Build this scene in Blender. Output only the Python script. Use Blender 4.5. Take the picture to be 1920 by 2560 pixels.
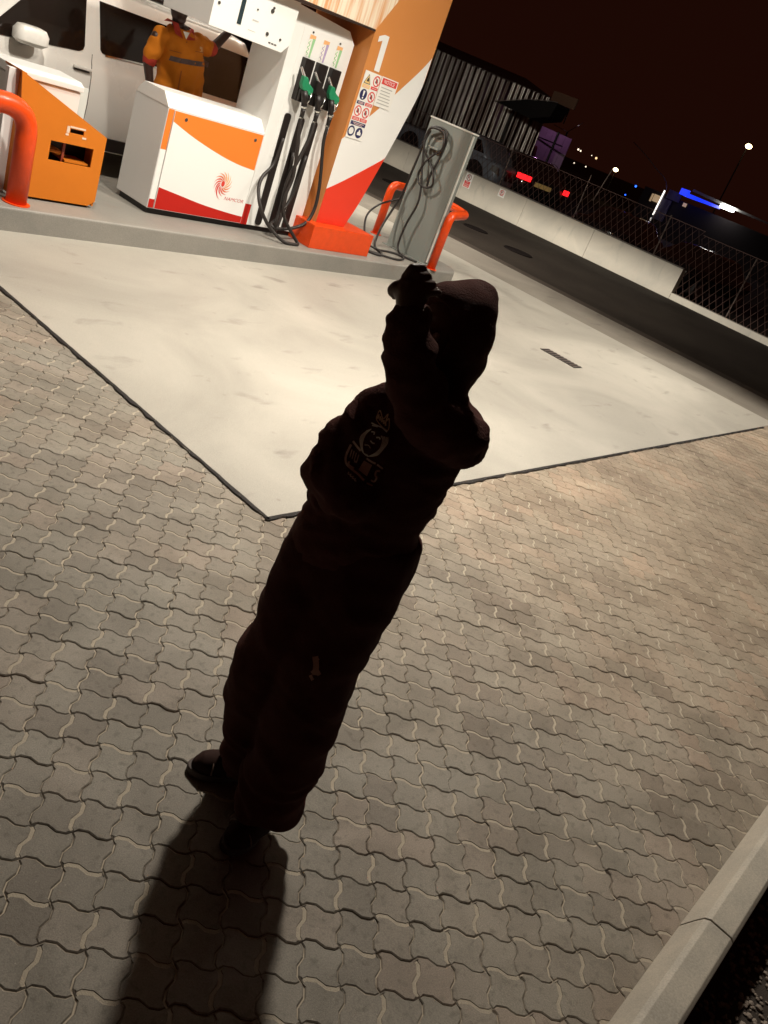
import bpy, bmesh, math, random
import numpy as np
from mathutils import Vector, Matrix, noise as mnoise
from mathutils.bvhtree import BVHTree

random.seed(7)
scene = bpy.context.scene
for o in list(bpy.data.objects):
    bpy.data.objects.remove(o)
COL = scene.collection

# ------------------------------------------------------------------ camera
CAM_H = 1.90                      # held at arm's length above the kerb
F_PX, VX, VY = 2095.3, -701.1, 5333.9
AZ = math.radians(57.3)           # heading of the lens, seen from the island axis
_d = np.array([VX - 960, VY - 1280.]); _u = _d / np.linalg.norm(_d)
PITCH = math.atan2(F_PX, np.linalg.norm(_d))
_M = np.array([[math.cos(AZ), math.sin(AZ), 0], [-math.sin(AZ), math.cos(AZ), 0], [0, 0, 1]])
_D = np.array([0, -math.sin(PITCH), -math.cos(PITCH)]); _R = np.array([1., 0, 0])
_F = np.array([0, math.cos(PITCH), -math.sin(PITCH)])
_x = _M @ (_u[0] * _D + _u[1] * _R); _y = -(_M @ (_u[1] * _D - _u[0] * _R)); _z = -(_M @ _F)
cam = bpy.data.cameras.new('camera'); camo = bpy.data.objects.new('camera', cam); COL.objects.link(camo)
mw = Matrix.Identity(4)
for i in range(3):
    mw[i][0], mw[i][1], mw[i][2] = _x[i], _y[i], _z[i]
mw[2][3] = CAM_H
camo.matrix_world = mw
cam.sensor_fit = 'VERTICAL'; cam.sensor_height = 32.0; cam.lens = F_PX / 2560 * 32.0
cam.clip_start = .05; cam.clip_end = 2000
scene.camera = camo

def project(p):
    q = np.asarray(p, float) - [0, 0, CAM_H]
    z = -(q @ _z)
    return 960 + F_PX * (q @ _x) / z, 1280 - F_PX * (q @ _y) / z, z

# ------------------------------------------------------------------ night sky
world = bpy.data.worlds.new('World'); scene.world = world; world.use_nodes = True
nt = world.node_tree
bg = nt.nodes['Background']; bg.inputs[0].default_value = (.0110, .0026, .0013, 1); bg.inputs[1].default_value = 1.0

# ------------------------------------------------------------------ exposure
vs = scene.view_settings
vs.view_transform = 'Standard'; vs.look = 'None'; vs.exposure = 0.0; vs.gamma = 1.0
scene.render.engine = 'CYCLES'

# ------------------------------------------------------------------ lamps of the forecourt canopy and added fill lamps (see canopy_light below)
LAMP_COL = (1.0, .93, .815)
LAMPS = [  # s, t, z, watts, size s, size t, spread deg, tilt towards +s deg
    (4.05, 3.20, 4.80, 205, .28, .28, 122, 0),
    (9.98, 3.70, 4.80, 165, .12, .60, 122, 0),
    (8.98, 9.90, 4.80, 430, .07, .50, 112, 64),
    (4.60, 9.80, 4.80, 260, .30, .30, 110, 62),
    (5.60, 3.60, 4.80, 84, .20, .20, 118, 0),  # added lamp, aimed at the pump front to brighten its white panels
    (3.00, 5.00, 4.80, 58, .20, .20, 100, 0),  # added lamp, aimed to brighten the car side and the attendant
]

# ================================================================== helpers
MATS = {}
def mat(name, col, rough=.6, metal=0., var=.12, scale=6., bump=0., bscale=80., emit=None, estr=0., coat=0., alpha=None, spec=.5, trans=0., speck=0.):
    if name in MATS: return MATS[name]
    m = bpy.data.materials.new(name); m.use_nodes = True; MATS[name] = m
    n = m.node_tree.nodes; l = m.node_tree.links; b = n['Principled BSDF']
    b.inputs['Roughness'].default_value = rough; b.inputs['Metallic'].default_value = metal
    b.inputs['Coat Weight'].default_value = coat
    b.inputs['Specular IOR Level'].default_value = spec
    b.inputs['Transmission Weight'].default_value = trans
    tc = n.new('ShaderNodeTexCoord')
    if var > 0:
        nz = n.new('ShaderNodeTexNoise'); nz.inputs['Scale'].default_value = scale; nz.inputs['Detail'].default_value = 8; nz.inputs['Roughness'].default_value = .62
        l.new(tc.outputs['Object'], nz.inputs['Vector'])
        mx = n.new('ShaderNodeMix'); mx.data_type = 'RGBA'
        mx.inputs[6].default_value = tuple(c * (1 - var) for c in col) + (1,)
        mx.inputs[7].default_value = tuple(min(1, c * (1 + var)) for c in col) + (1,)
        l.new(nz.outputs['Fac'], mx.inputs[0]); l.new(mx.outputs[2], b.inputs['Base Color'])
        rr = n.new('ShaderNodeMapRange'); rr.inputs[3].default_value = max(0, rough - .1); rr.inputs[4].default_value = min(1, rough + .1)
        l.new(nz.outputs['Fac'], rr.inputs[0]); l.new(rr.outputs[0], b.inputs['Roughness'])
    else:
        b.inputs['Base Color'].default_value = tuple(col) + (1,)
    if bump > 0:
        n2 = n.new('ShaderNodeTexNoise'); n2.inputs['Scale'].default_value = bscale; n2.inputs['Detail'].default_value = 6
        l.new(tc.outputs['Object'], n2.inputs['Vector'])
        bp = n.new('ShaderNodeBump'); bp.inputs['Strength'].default_value = bump; bp.inputs['Distance'].default_value = .01
        l.new(n2.outputs['Fac'], bp.inputs['Height']); l.new(bp.outputs[0], b.inputs['Normal'])
    if emit is not None:
        b.inputs['Emission Color'].default_value = tuple(emit) + (1,); b.inputs['Emission Strength'].default_value = estr
    return m

def nodes_of(m): return m.node_tree.nodes, m.node_tree.links, m.node_tree.nodes['Principled BSDF']

def mesh_from(name, verts, faces, mats=(), midx=None, smooth=False):
    me = bpy.data.meshes.new(name); me.from_pydata([tuple(v) for v in verts], [], faces)
    for m in mats: me.materials.append(m)
    if midx is not None: me.polygons.foreach_set('material_index', midx)
    if smooth: me.polygons.foreach_set('use_smooth', [True] * len(me.polygons))
    me.update(); return me

def from_bm(name, bm, mats=(), smooth=False):
    bmesh.ops.recalc_face_normals(bm, faces=bm.faces)
    me = bpy.data.meshes.new(name); bm.to_mesh(me); bm.free()
    for m in mats: me.materials.append(m)
    if smooth: me.polygons.foreach_set('use_smooth', [True] * len(me.polygons))
    return me

def setp(o, label=None, cat=None, group=None, kind=None):
    if label: o['label'] = label
    if cat: o['category'] = cat
    if group: o['group'] = group
    if kind: o['kind'] = kind
    return o

def ob(name, me, parent=None, label=None, cat=None, group=None, kind=None, loc=None):
    o = bpy.data.objects.new(name, me); COL.objects.link(o)
    if parent is not None:
        o.parent = parent
        if parent.get('_world') and parent.type == 'EMPTY':
            o.matrix_parent_inverse = Matrix.Translation(-parent.location)
    if loc is not None: o.location = loc
    return setp(o, label, cat, group, kind)

def thing(name, label, cat, loc=(0, 0, 0), group=None, local=False, rz=0.):
    o = bpy.data.objects.new(name, None); COL.objects.link(o); o.location = loc; o.empty_display_size = .1
    o.rotation_euler = (0, 0, rz)
    if not local: o['_world'] = 1
    return setp(o, label, cat, group)

def bm_box(x0, x1, y0, y1, z0, z1, bev=0., segs=2):
    bm = bmesh.new(); bmesh.ops.create_cube(bm, size=1)
    for v in bm.verts:
        v.co = Vector(((x0 + x1) / 2 + v.co.x * (x1 - x0), (y0 + y1) / 2 + v.co.y * (y1 - y0), (z0 + z1) / 2 + v.co.z * (z1 - z0)))
    if bev > 0: bmesh.ops.bevel(bm, geom=list(bm.edges), offset=bev, segments=segs, profile=.6, affect='EDGES')
    return bm

def box(name, x0, x1, y0, y1, z0, z1, m, parent=None, bev=.004, **kw):
    return ob(name, from_bm(name, bm_box(x0, x1, y0, y1, z0, z1, bev), [m]), parent, **kw)

def bm_prism(poly, axis, a0, a1, bev=0.):
    """poly of (u,v): axis 'y' -> (x,z) outline swept along y; 'x' -> (y,z); 'z' -> (x,y)"""
    bm = bmesh.new()
    P = {'y': lambda u, v, a: (u, a, v), 'x': lambda u, v, a: (a, u, v), 'z': lambda u, v, a: (u, v, a)}[axis]
    A = [bm.verts.new(P(u, v, a0)) for u, v in poly]; B = [bm.verts.new(P(u, v, a1)) for u, v in poly]
    bm.faces.new(A); bm.faces.new(B[::-1]); n = len(poly)
    for i in range(n): bm.faces.new((A[i], B[i], B[(i + 1) % n], A[(i + 1) % n]))
    bmesh.ops.recalc_face_normals(bm, faces=bm.faces)
    if bev > 0: bmesh.ops.bevel(bm, geom=list(bm.edges), offset=bev, segments=2, profile=.6, affect='EDGES')
    return bm

def prism(name, poly, axis, a0, a1, m, parent=None, bev=0., **kw):
    return ob(name, from_bm(name, bm_prism(poly, axis, a0, a1, bev), [m]), parent, **kw)

def catmull(pts, n=8, closed=False):
    P = [Vector(p) for p in pts]; out = []
    k = len(P)
    for i in range(k if closed else k - 1):
        p0 = P[(i - 1) % k] if closed or i > 0 else P[i] * 2 - P[i + 1]
        p1 = P[i]; p2 = P[(i + 1) % k]
        p3 = P[(i + 2) % k] if closed or i + 2 < k else p2 * 2 - p1
        for j in range(n):
            t = j / n
            out.append(.5 * ((2 * p1) + (p2 - p0) * t + (2 * p0 - 5 * p1 + 4 * p2 - p3) * t * t + (3 * p1 - p0 - 3 * p2 + p3) * t ** 3))
    if not closed: out.append(P[-1])
    return out

def tube_data(path, rad, segs=8, caps=True):
    path = [Vector(p) for p in path]; n = len(path); vs, fs = [], []
    rads = rad if isinstance(rad, (list, tuple)) else [rad] * n
    ref = Vector((0, 0, 1)); t0 = (path[1] - path[0]).normalized()
    if abs(t0.dot(ref)) > .9: ref = Vector((1, 0, 0))
    nrm = (ref - t0 * ref.dot(t0)).normalized()
    for i in range(n):
        t = (path[min(i + 1, n - 1)] - path[max(i - 1, 0)])
        t = t.normalized() if t.length > 1e-9 else t0
        nrm = (nrm - t * nrm.dot(t)).normalized(); b = t.cross(nrm)
        for k in range(segs):
            a = 2 * math.pi * k / segs
            vs.append(path[i] + (nrm * math.cos(a) + b * math.sin(a)) * rads[i])
    for i in range(n - 1):
        for k in range(segs):
            fs.append((i * segs + k, i * segs + (k + 1) % segs, (i + 1) * segs + (k + 1) % segs, (i + 1) * segs + k))
    if caps:
        fs.append(tuple(range(segs))[::-1]); fs.append(tuple((n - 1) * segs + k for k in range(segs)))
    return vs, fs

def tube(name, path, rad, m, parent=None, segs=10, spline=0, **kw):
    if spline: path = catmull(path, spline)
    v, f = tube_data(path, rad, segs)
    return ob(name, mesh_from(name, v, f, [m], smooth=True), parent, **kw)

def bm_cyl(p0, p1, r0, r1=None, segs=20):
    r1 = r0 if r1 is None else r1
    v, f = tube_data([p0, p1], [r0, r1], segs)
    bm = bmesh.new(); V = [bm.verts.new(c) for c in v]
    for q in f: bm.faces.new([V[i] for i in q])
    return bm

def cyl(name, p0, p1, r, m, parent=None, segs=20, r1=None, **kw):
    return ob(name, from_bm(name, bm_cyl(p0, p1, r, r1, segs), [m]), parent, **kw)

def flat(name, poly, plane, c, m, parent=None, thick=.0015, **kw):
    """thin plate; plane 'y': poly (x,z) facing -y ; 'x': poly (y,z) facing -x ; 'z': poly (x,y) facing up"""
    if plane == 'z': return prism(name, poly, 'z', c, c + thick, m, parent, **kw)
    return prism(name, poly, plane, c - thick, c, m, parent, **kw)

def circle(cx, cz, r, n=24, ry=None):
    ry = ry or r
    return [(cx + r * math.cos(2 * math.pi * i / n), cz + ry * math.sin(2 * math.pi * i / n)) for i in range(n)]

def rrect(x0, x1, z0, z1, r, n=4):
    out = []
    for cx, cz, a in ((x1 - r, z1 - r, 0), (x0 + r, z1 - r, 90), (x0 + r, z0 + r, 180), (x1 - r, z0 + r, 270)):
        for i in range(n + 1):
            t = math.radians(a + 90 * i / n); out.append((cx + r * math.cos(t), cz + r * math.sin(t)))
    return out

def rect(x0, x1, z0, z1): return [(x0, z0), (x1, z0), (x1, z1), (x0, z1)]

def ring_plate(name, cx, cz, r0, r1, plane, c, m, parent, n=28, thick=.0015, ry=1.):
    vs, fs = [], []
    P = (lambda u, v, a: (u, a, v)) if plane == 'y' else (lambda u, v, a: (a, u, v))
    for i in range(n):
        a = 2 * math.pi * i / n
        for r in (r0, r1):
            vs.append(P(cx + r * math.cos(a), cz + ry * r * math.sin(a), c - thick))
    for i in range(n):
        j = (i + 1) % n; fs.append((2 * i, 2 * i + 1, 2 * j + 1, 2 * j))
    return ob(name, mesh_from(name, vs, fs, [m]), parent)

def text(name, body, size, m, plane, x, z, c, parent=None, width=None, flip=False, depth=.0008, slant=0.):
    """lettering standing on a vertical plane; plane 'y' reads along +x (seen from -y); plane 'x' reads along -y (seen from -x)"""
    cu = bpy.data.curves.new(name, 'FONT'); cu.body = body; cu.size = size; cu.extrude = 0; cu.shear = slant
    cu.resolution_u = 3
    tmp = bpy.data.objects.new('tmp', cu); COL.objects.link(tmp)
    me = bpy.data.meshes.new_from_object(tmp.evaluated_get(bpy.context.evaluated_depsgraph_get()))
    bpy.data.objects.remove(tmp); bpy.data.curves.remove(cu)
    co = np.array([v.co[:] for v in me.vertices]); w = co[:, 0].max() - co[:, 0].min()
    k = (width / w) if width else 1.
    co[:, 0] = (co[:, 0] - co[:, 0].min()) * k
    for v, p in zip(me.vertices, co):
        v.co = (x + p[0], c - depth, z + p[1]) if plane == 'y' else (c - depth, x - p[0], z + p[1])
    me.materials.clear(); me.materials.append(m); me.update()
    return ob(name, me, parent)

def join_bms(bms):
    out = bmesh.new()
    for b in bms:
        me = bpy.data.meshes.new('t'); b.to_mesh(me); b.free(); out.from_mesh(me); bpy.data.meshes.remove(me)
    return out

# ================================================================== materials for surfaces
def concrete_mat(name, c0, c1, stain=.0, scale=.7, rough=.55, bump=.15, dirt=None):
    m = mat(name, c0, rough=rough, var=0); n, l, b = nodes_of(m)
    tc = n.new('ShaderNodeTexCoord')
    big = n.new('ShaderNodeTexNoise'); big.inputs['Scale'].default_value = scale; big.inputs['Detail'].default_value = 9; big.inputs['Roughness'].default_value = .58; big.inputs['Distortion'].default_value = .6
    l.new(tc.outputs['Object'], big.inputs['Vector'])
    r = n.new('ShaderNodeValToRGB'); r.color_ramp.elements[0].position = .3; r.color_ramp.elements[1].position = .72
    r.color_ramp.elements[0].color = tuple(c1) + (1,); r.color_ramp.elements[1].color = tuple(c0) + (1,)
    l.new(big.outputs['Fac'], r.inputs['Fac']); last = r.outputs['Color']
    if stain > 0:
        mp = n.new('ShaderNodeMapping'); mp.inputs['Scale'].default_value = (1.2, 2.6, 1); mp.inputs['Rotation'].default_value = (0, 0, .5)
        l.new(tc.outputs['Object'], mp.inputs['Vector'])
        s = n.new('ShaderNodeTexNoise'); s.inputs['Scale'].default_value = 1.9; s.inputs['Detail'].default_value = 5; s.inputs['Distortion'].default_value = .4
        l.new(mp.outputs[0], s.inputs['Vector'])
        r2 = n.new('ShaderNodeValToRGB'); r2.color_ramp.elements[0].position = .62; r2.color_ramp.elements[1].position = .74
        r2.color_ramp.elements[0].color = (0, 0, 0, 1); r2.color_ramp.elements[1].color = (1, 1, 1, 1)
        l.new(s.outputs['Fac'], r2.inputs['Fac'])
        sp = n.new('ShaderNodeTexVoronoi'); sp.inputs['Scale'].default_value = 5.; l.new(tc.outputs['Object'], sp.inputs['Vector'])
        r3 = n.new('ShaderNodeValToRGB'); r3.color_ramp.elements[0].position = .03; r3.color_ramp.elements[1].position = .09
        r3.color_ramp.elements[0].color = (1, 1, 1, 1); r3.color_ramp.elements[1].color = (0, 0, 0, 1)
        l.new(sp.outputs['Distance'], r3.inputs['Fac'])
        ad = n.new('ShaderNodeMath'); ad.operation = 'MAXIMUM'; l.new(r2.outputs['Color'], ad.inputs[0])
        k = n.new('ShaderNodeMath'); k.operation = 'MULTIPLY'; k.inputs[1].default_value = .55; l.new(r3.outputs['Color'], k.inputs[0]); l.new(k.outputs[0], ad.inputs[1])
        k2 = n.new('ShaderNodeMath'); k2.operation = 'MULTIPLY'; k2.inputs[1].default_value = stain; l.new(ad.outputs[0], k2.inputs[0])
        mx = n.new('ShaderNodeMix'); mx.data_type = 'RGBA'; mx.inputs[7].default_value = tuple(dirt or (.2, .16, .12)) + (1,)
        l.new(k2.outputs[0], mx.inputs[0]); l.new(last, mx.inputs[6]); last = mx.outputs[2]
    fine = n.new('ShaderNodeTexNoise'); fine.inputs['Scale'].default_value = 190; fine.inputs['Detail'].default_value = 3
    l.new(tc.outputs['Object'], fine.inputs['Vector'])
    mf = n.new('ShaderNodeMix'); mf.data_type = 'RGBA'; mf.blend_type = 'OVERLAY'; mf.inputs[0].default_value = .35
    l.new(last, mf.inputs[6]); l.new(fine.outputs['Fac'], mf.inputs[7]); l.new(mf.outputs[2], b.inputs['Base Color'])
    bp = n.new('ShaderNodeBump'); bp.inputs['Strength'].default_value = bump; bp.inputs['Distance'].default_value = .004
    l.new(fine.outputs['Fac'], bp.inputs['Height']); l.new(bp.outputs[0], b.inputs['Normal'])
    return m

m_slab = concrete_mat('slab_concrete', (.435, .405, .35), (.29, .27, .232), stain=.7, dirt=(.2, .175, .15))
m_island = concrete_mat('island_concrete', (.265, .245, .215), (.20, .19, .17), stain=.4, scale=1.6, dirt=(.2, .13, .1))
m_kerbstone = concrete_mat('kerb_concrete', (.50, .45, .37), (.36, .33, .28), stain=.35, scale=5, dirt=(.26, .21, .16))
m_wall = concrete_mat('wall_concrete', (.58, .53, .44), (.44, .41, .35), stain=.3, scale=1.2, dirt=(.2, .22, .2))
m_asphalt = concrete_mat('asphalt', (.034, .027, .021), (.018, .0135, .0105), stain=.5, scale=.6, rough=.8, bump=.5, dirt=(.03, .024, .02))
m_asphalt.node_tree.nodes['Principled BSDF'].inputs['Specular IOR Level'].default_value = .12
m_strip = concrete_mat('gutter_concrete', (.060, .047, .037), (.042, .033, .026), stain=.3, scale=1.3, rough=.75)
m_strip.node_tree.nodes['Principled BSDF'].inputs['Specular IOR Level'].default_value = .15
m_black = mat('black_plastic', (.012, .008, .007), .45, var=.2)
m_tar = mat('tar_joint', (.010, .006, .005), .8, var=.4, scale=30, bump=.6)
m_white = mat('white_enamel', (.80, .79, .76), .35, var=.02, scale=2)
m_white2 = mat('white_side_enamel', (.70, .69, .67), .4, var=.04, scale=2)
m_orange = mat('orange_film', (.80, .20, .03), .45, var=.03, scale=3, spec=.2)
m_red = mat('red_film', (.46, .016, .010), .45, var=.05, scale=3, spec=.2)
m_guard = mat('orange_red_paint', (.70, .065, .008), .34, var=.2, scale=14, coat=.1, spec=.3, bump=.12, bscale=40)
m_box_orange = mat('orange_powder_coat', (.58, .165, .014), .55, var=.08, scale=5, spec=.2)
m_pillar_orange = mat('pillar_orange', (.60, .235, .065), .42, var=.04, scale=2)
m_silver = mat('bright_metal', (.7, .7, .68), .25, metal=1., var=.05)
m_screw = mat('dark_screw', (.05, .045, .04), .5, var=.1)
m_green = mat('green_rubber', (.012, .20, .085), .5, var=.1, scale=40)
m_rubber = mat('hose_rubber', (.02, .015, .013), .5, var=.2, scale=30)
m_grey = mat('grey_paint', (.20, .215, .195), .5, var=.08, scale=3)
m_glass = mat('dark_glass', (.012, .007, .005), .08, var=0, spec=.35)
m_steel = mat('galvanised', (.34, .29, .26), .5, metal=.5, var=.2, scale=10)

# ================================================================== ground
def sheet(name, x0, x1, y0, y1, z, m, kind='structure', parent=None):
    me = mesh_from(name, [(x0, y0, z), (x1, y0, z), (x1, y1, z), (x0, y1, z)], [(0, 1, 2, 3)], [m])
    return ob(name, me, parent, kind=kind)

m_ground = concrete_mat('far_ground', (.045, .036, .03), (.03, .025, .02), scale=.4, rough=.9, bump=.4)
sheet('ground', -400, 600, -400, 600, -.16, m_ground)
slab = ob('forecourt_slab', from_bm('forecourt_slab', bm_box(2.62, 11.0, 2.27, 13.5, -.12, .006, .003, 1), [m_slab]), kind='structure')
m_apron = concrete_mat('apron_concrete', (.23, .205, .17), (.15, .13, .105), stain=.5, scale=.9, rough=.8, dirt=(.07, .055, .045))
apron = ob('concrete_apron', from_bm('concrete_apron', bm_box(11.012, 12.40, 2.4, 13.4, -.12, .001, .003, 1), [m_apron]), kind='structure')
road = ob('asphalt_drive', from_bm('asphalt_drive', bm_box(11.003, 18.9, 2.4, 40, -.15, -.004), [m_asphalt]), kind='structure')
gut = ob('gutter_strip', from_bm('gutter_strip', bm_box(12.41, 12.72, 2.6, 13.4, -.05, .002, .003, 1), [m_strip]), kind='structure')
# tar joints along two slab edges, with a ragged outline
def ragged(name, a, b, w, z, parent, seed, amp):
    rnd = random.Random(seed); a = Vector(a); b = Vector(b); d = (b - a); L = d.length; d.normalize(); nrm = Vector((-d.y, d.x, 0))
    n = int(L / .05); vs = []; fs = []
    for i in range(n + 1):
        p = a + d * (L * i / n); q = w * (.75 + .5 * mnoise.noise(Vector((i * .13, seed, 0)))) 
        vs += [p + nrm * (.004 + rnd.uniform(0, amp * .4)), p - nrm * (q + rnd.uniform(-amp, amp))]
        vs[-1].z = vs[-2].z = z
    for i in range(n): fs.append((2 * i, 2 * i + 1, 2 * i + 3, 2 * i + 2))
    return ob(name, mesh_from(name, vs, fs, [m_tar]), parent)
ragged('tar_joint', (2.60, 2.262, 0), (10.45, 2.262, 0), .022, .0095, slab, 3, .008)
ragged('tar_joint', (2.615, 12, 0), (2.615, 2.25, 0), .022, .0095, slab, 5, .010)

# ------------------------------------------------------------------ paving of zigzag blocks in herringbone
TH = math.radians(-42.6); SC = .1032
EX = np.array([math.cos(TH), math.sin(TH)]) * SC; EY = np.array([math.sin(TH), -math.cos(TH)]) * SC
P0 = np.array([1.997, .553])
AMP = .088
PROF = [(0., 0.), (.13, .95), (.38, .85), (.62, -.85), (.87, -.95)]
def edge_h(x0, y, n):   # left to right
    return [(x0 + k + u, y - AMP * f) for k in range(n) for u, f in PROF]
def edge_v(x, y0, n):   # far to near
    return [(x + AMP * f, y0 + k + u) for k in range(n) for u, f in PROF]
def paver_geom(horizontal):
    w, h = (2, 1) if horizontal else (1, 2)
    out = edge_h(0, 0, w) + edge_v(w, 0, h)
    bot = edge_h(0, h, w) + [(w, h)]; out += [p for p in bot[::-1]][:-1]
    lef = edge_v(0, 0, h) + [(0, h)]; out += [p for p in lef[::-1]][:-1]
    poly = np.array(out); n = len(poly)
    def inset(p, d):
        nx = np.roll(p, -1, 0) - np.roll(p, 1, 0); nx /= np.linalg.norm(nx, axis=1)[:, None] + 1e-9
        return p + d * np.stack([-nx[:, 1], nx[:, 0]], 1)
    r1 = inset(poly, .013); r2 = inset(poly, .042)
    # groove across the middle
    if horizontal: mid = np.array(edge_v(1, 0, 1) + [(1, 1)]); off = np.array([1., 0])
    else: mid = np.array(edge_h(0, 1, 1) + [(1, 1)]); off = np.array([0, 1.])
    k = len(mid)
    if horizontal:
        i_top, i_bot = 5, 5 * w + 5 * h + 5
    else:
        i_top, i_bot = 5 * w + 5 * h + 5 * w + 5, 5 * w + 5   # left mid, right mid
    top_i, bot_i = i_top, i_bot
    mid[0] = r2[top_i]; mid[-1] = r2[bot_i]
    gl = mid - off * .064; gr = mid + off * .064; fl = mid - off * .052; fr = mid + off * .052
    V = []; 
    for p in r1: V.append((*p, -.014))
    for p in r1: V.append((*p, -.0028))
    for p in r2: V.append((*p, 0.))
    b = 3 * n
    for p in gl: V.append((*p, 0.))
    for p in fl: V.append((*p, -.0018))
    for p in fr: V.append((*p, -.0018))
    for p in gr: V.append((*p, 0.))
    F = []; MI = []
    for i in range(n):
        j = (i + 1) % n
        F.append((i, j, n + j, n + i)); MI.append(0); F.append((n + i, n + j, 2 * n + j, 2 * n + i)); MI.append(0)
    for i in range(k - 1):
        F.append((b + i, b + i + 1, b + k + i + 1, b + k + i)); MI.append(0)
        F.append((b + k + i, b + k + i + 1, b + 2 * k + i + 1, b + 2 * k + i)); MI.append(1)
        F.append((b + 2 * k + i, b + 2 * k + i + 1, b + 3 * k + i + 1, b + 3 * k + i)); MI.append(0)
    def span(a, c):
        o = []; i = (a + 1) % n
        while i != c: o.append(2 * n + i); i = (i + 1) % n
        return o
    # side containing index just after top_i .. bot_i
    s1 = span(top_i, bot_i); s2 = span(bot_i, top_i)
    if horizontal:   # s1 runs over the right half
        F.append([*s1] + [b + 3 * k + i for i in range(k - 1, -1, -1)]); MI.append(0)
        F.append([*s2] + [b + i for i in range(k)]); MI.append(0)
    else:            # s1 runs left-mid -> far -> right-mid
        F.append([*s1] + [b + i for i in range(k - 1, -1, -1)]); MI.append(0)
        F.append([*s2] + [b + 3 * k + i for i in range(k)]); MI.append(0)
    V = np.array(V); W = np.zeros_like(V); W[:, :2] = V[:, :1] * EX + V[:, 1:2] * EY; W[:, 2] = V[:, 2]
    F = [tuple(f[::-1]) for f in F]
    return W, F, MI

# paving material: tone per block (object colour or attribute), stains, speckle
m_paver = mat('paver_concrete', (.3, .26, .21), rough=.72, var=0)
n_, l_, b_ = nodes_of(m_paver)
tc = n_.new('ShaderNodeNewGeometry'); oi = n_.new('ShaderNodeObjectInfo'); at_ = n_.new('ShaderNodeAttribute'); at_.attribute_name = 'tint'
sx = n_.new('ShaderNodeSeparateColor'); l_.new(oi.outputs['Color'], sx.inputs[0])
tn = n_.new('ShaderNodeMath'); tn.operation = 'ADD'; l_.new(sx.outputs[0], tn.inputs[0]); l_.new(at_.outputs['Fac'], tn.inputs[1])
rp = n_.new('ShaderNodeValToRGB'); e = rp.color_ramp.elements
e[0].position = 0.; e[0].color = (.200, .170, .138, 1); e[1].position = 1.; e[1].color = (.315, .277, .226, 1)
x = e.new(.45); x.color = (.258, .234, .194, 1); x = e.new(.8); x.color = (.285, .235, .19, 1)
l_.new(tn.outputs[0], rp.inputs['Fac'])
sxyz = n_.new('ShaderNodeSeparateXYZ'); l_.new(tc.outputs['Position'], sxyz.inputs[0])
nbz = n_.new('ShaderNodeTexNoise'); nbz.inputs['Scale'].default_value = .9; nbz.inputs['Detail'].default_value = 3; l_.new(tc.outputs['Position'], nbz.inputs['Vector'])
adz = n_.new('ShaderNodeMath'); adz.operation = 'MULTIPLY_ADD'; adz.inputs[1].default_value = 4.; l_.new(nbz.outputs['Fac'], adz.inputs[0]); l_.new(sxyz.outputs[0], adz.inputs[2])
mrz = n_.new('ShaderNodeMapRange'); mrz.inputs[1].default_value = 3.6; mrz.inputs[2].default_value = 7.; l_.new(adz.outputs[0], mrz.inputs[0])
warm_s = n_.new('ShaderNodeMix'); warm_s.data_type = 'RGBA'; warm_s.blend_type = 'MULTIPLY'; warm_s.inputs[7].default_value = (1.28, 1.14, 1.01, 1); l_.new(mrz.outputs[0], warm_s.inputs[0]); l_.new(rp.outputs[0], warm_s.inputs[6])  # tone grows warmer and paler with rising s, border broken by noise
ns = n_.new('ShaderNodeTexNoise'); ns.inputs['Scale'].default_value = 3.2; ns.inputs['Detail'].default_value = 8; ns.inputs['Distortion'].default_value = .8; l_.new(tc.outputs['Position'], ns.inputs['Vector'])
r2 = n_.new('ShaderNodeValToRGB'); r2.color_ramp.elements[0].position = .38; r2.color_ramp.elements[0].color = (.55, .53, .50, 1); r2.color_ramp.elements[1].position = .62; r2.color_ramp.elements[1].color = (1, 1, 1, 1)
l_.new(ns.outputs['Fac'], r2.inputs['Fac'])
m1 = n_.new('ShaderNodeMix'); m1.data_type = 'RGBA'; m1.blend_type = 'MULTIPLY'; m1.inputs[0].default_value = .55; l_.new(warm_s.outputs[2], m1.inputs[6]); l_.new(r2.outputs[0], m1.inputs[7])
fs = n_.new('ShaderNodeTexNoise'); fs.inputs['Scale'].default_value = 230; fs.inputs['Detail'].default_value = 4; fs.inputs['Roughness'].default_value = .7; l_.new(tc.outputs['Position'], fs.inputs['Vector'])
m2 = n_.new('ShaderNodeMix'); m2.data_type = 'RGBA'; m2.blend_type = 'OVERLAY'; m2.inputs[0].default_value = .55; l_.new(m1.outputs[2], m2.inputs[6]); l_.new(fs.outputs['Fac'], m2.inputs[7])
ms = n_.new('ShaderNodeTexNoise'); ms.inputs['Scale'].default_value = 38; ms.inputs['Detail'].default_value = 5; l_.new(tc.outputs['Position'], ms.inputs['Vector'])
r3 = n_.new('ShaderNodeValToRGB'); r3.color_ramp.elements[0].position = .30; r3.color_ramp.elements[0].color = (.45, .43, .40, 1); r3.color_ramp.elements[1].position = .45; r3.color_ramp.elements[1].color = (1, 1, 1, 1)
l_.new(ms.outputs['Fac'], r3.inputs['Fac'])
m3 = n_.new('ShaderNodeMix'); m3.data_type = 'RGBA'; m3.blend_type = 'MULTIPLY'; m3.inputs[0].default_value = .5; l_.new(m2.outputs[2], m3.inputs[6]); l_.new(r3.outputs[0], m3.inputs[7])
vo = n_.new('ShaderNodeTexVoronoi'); vo.inputs['Scale'].default_value = 26; l_.new(tc.outputs['Position'], vo.inputs['Vector'])
r4 = n_.new('ShaderNodeValToRGB'); r4.color_ramp.elements[0].position = .035; r4.color_ramp.elements[0].color = (1, 1, 1, 1); r4.color_ramp.elements[1].position = .05; r4.color_ramp.elements[1].color = (0, 0, 0, 1)
l_.new(vo.outputs['Distance'], r4.inputs['Fac'])
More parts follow.
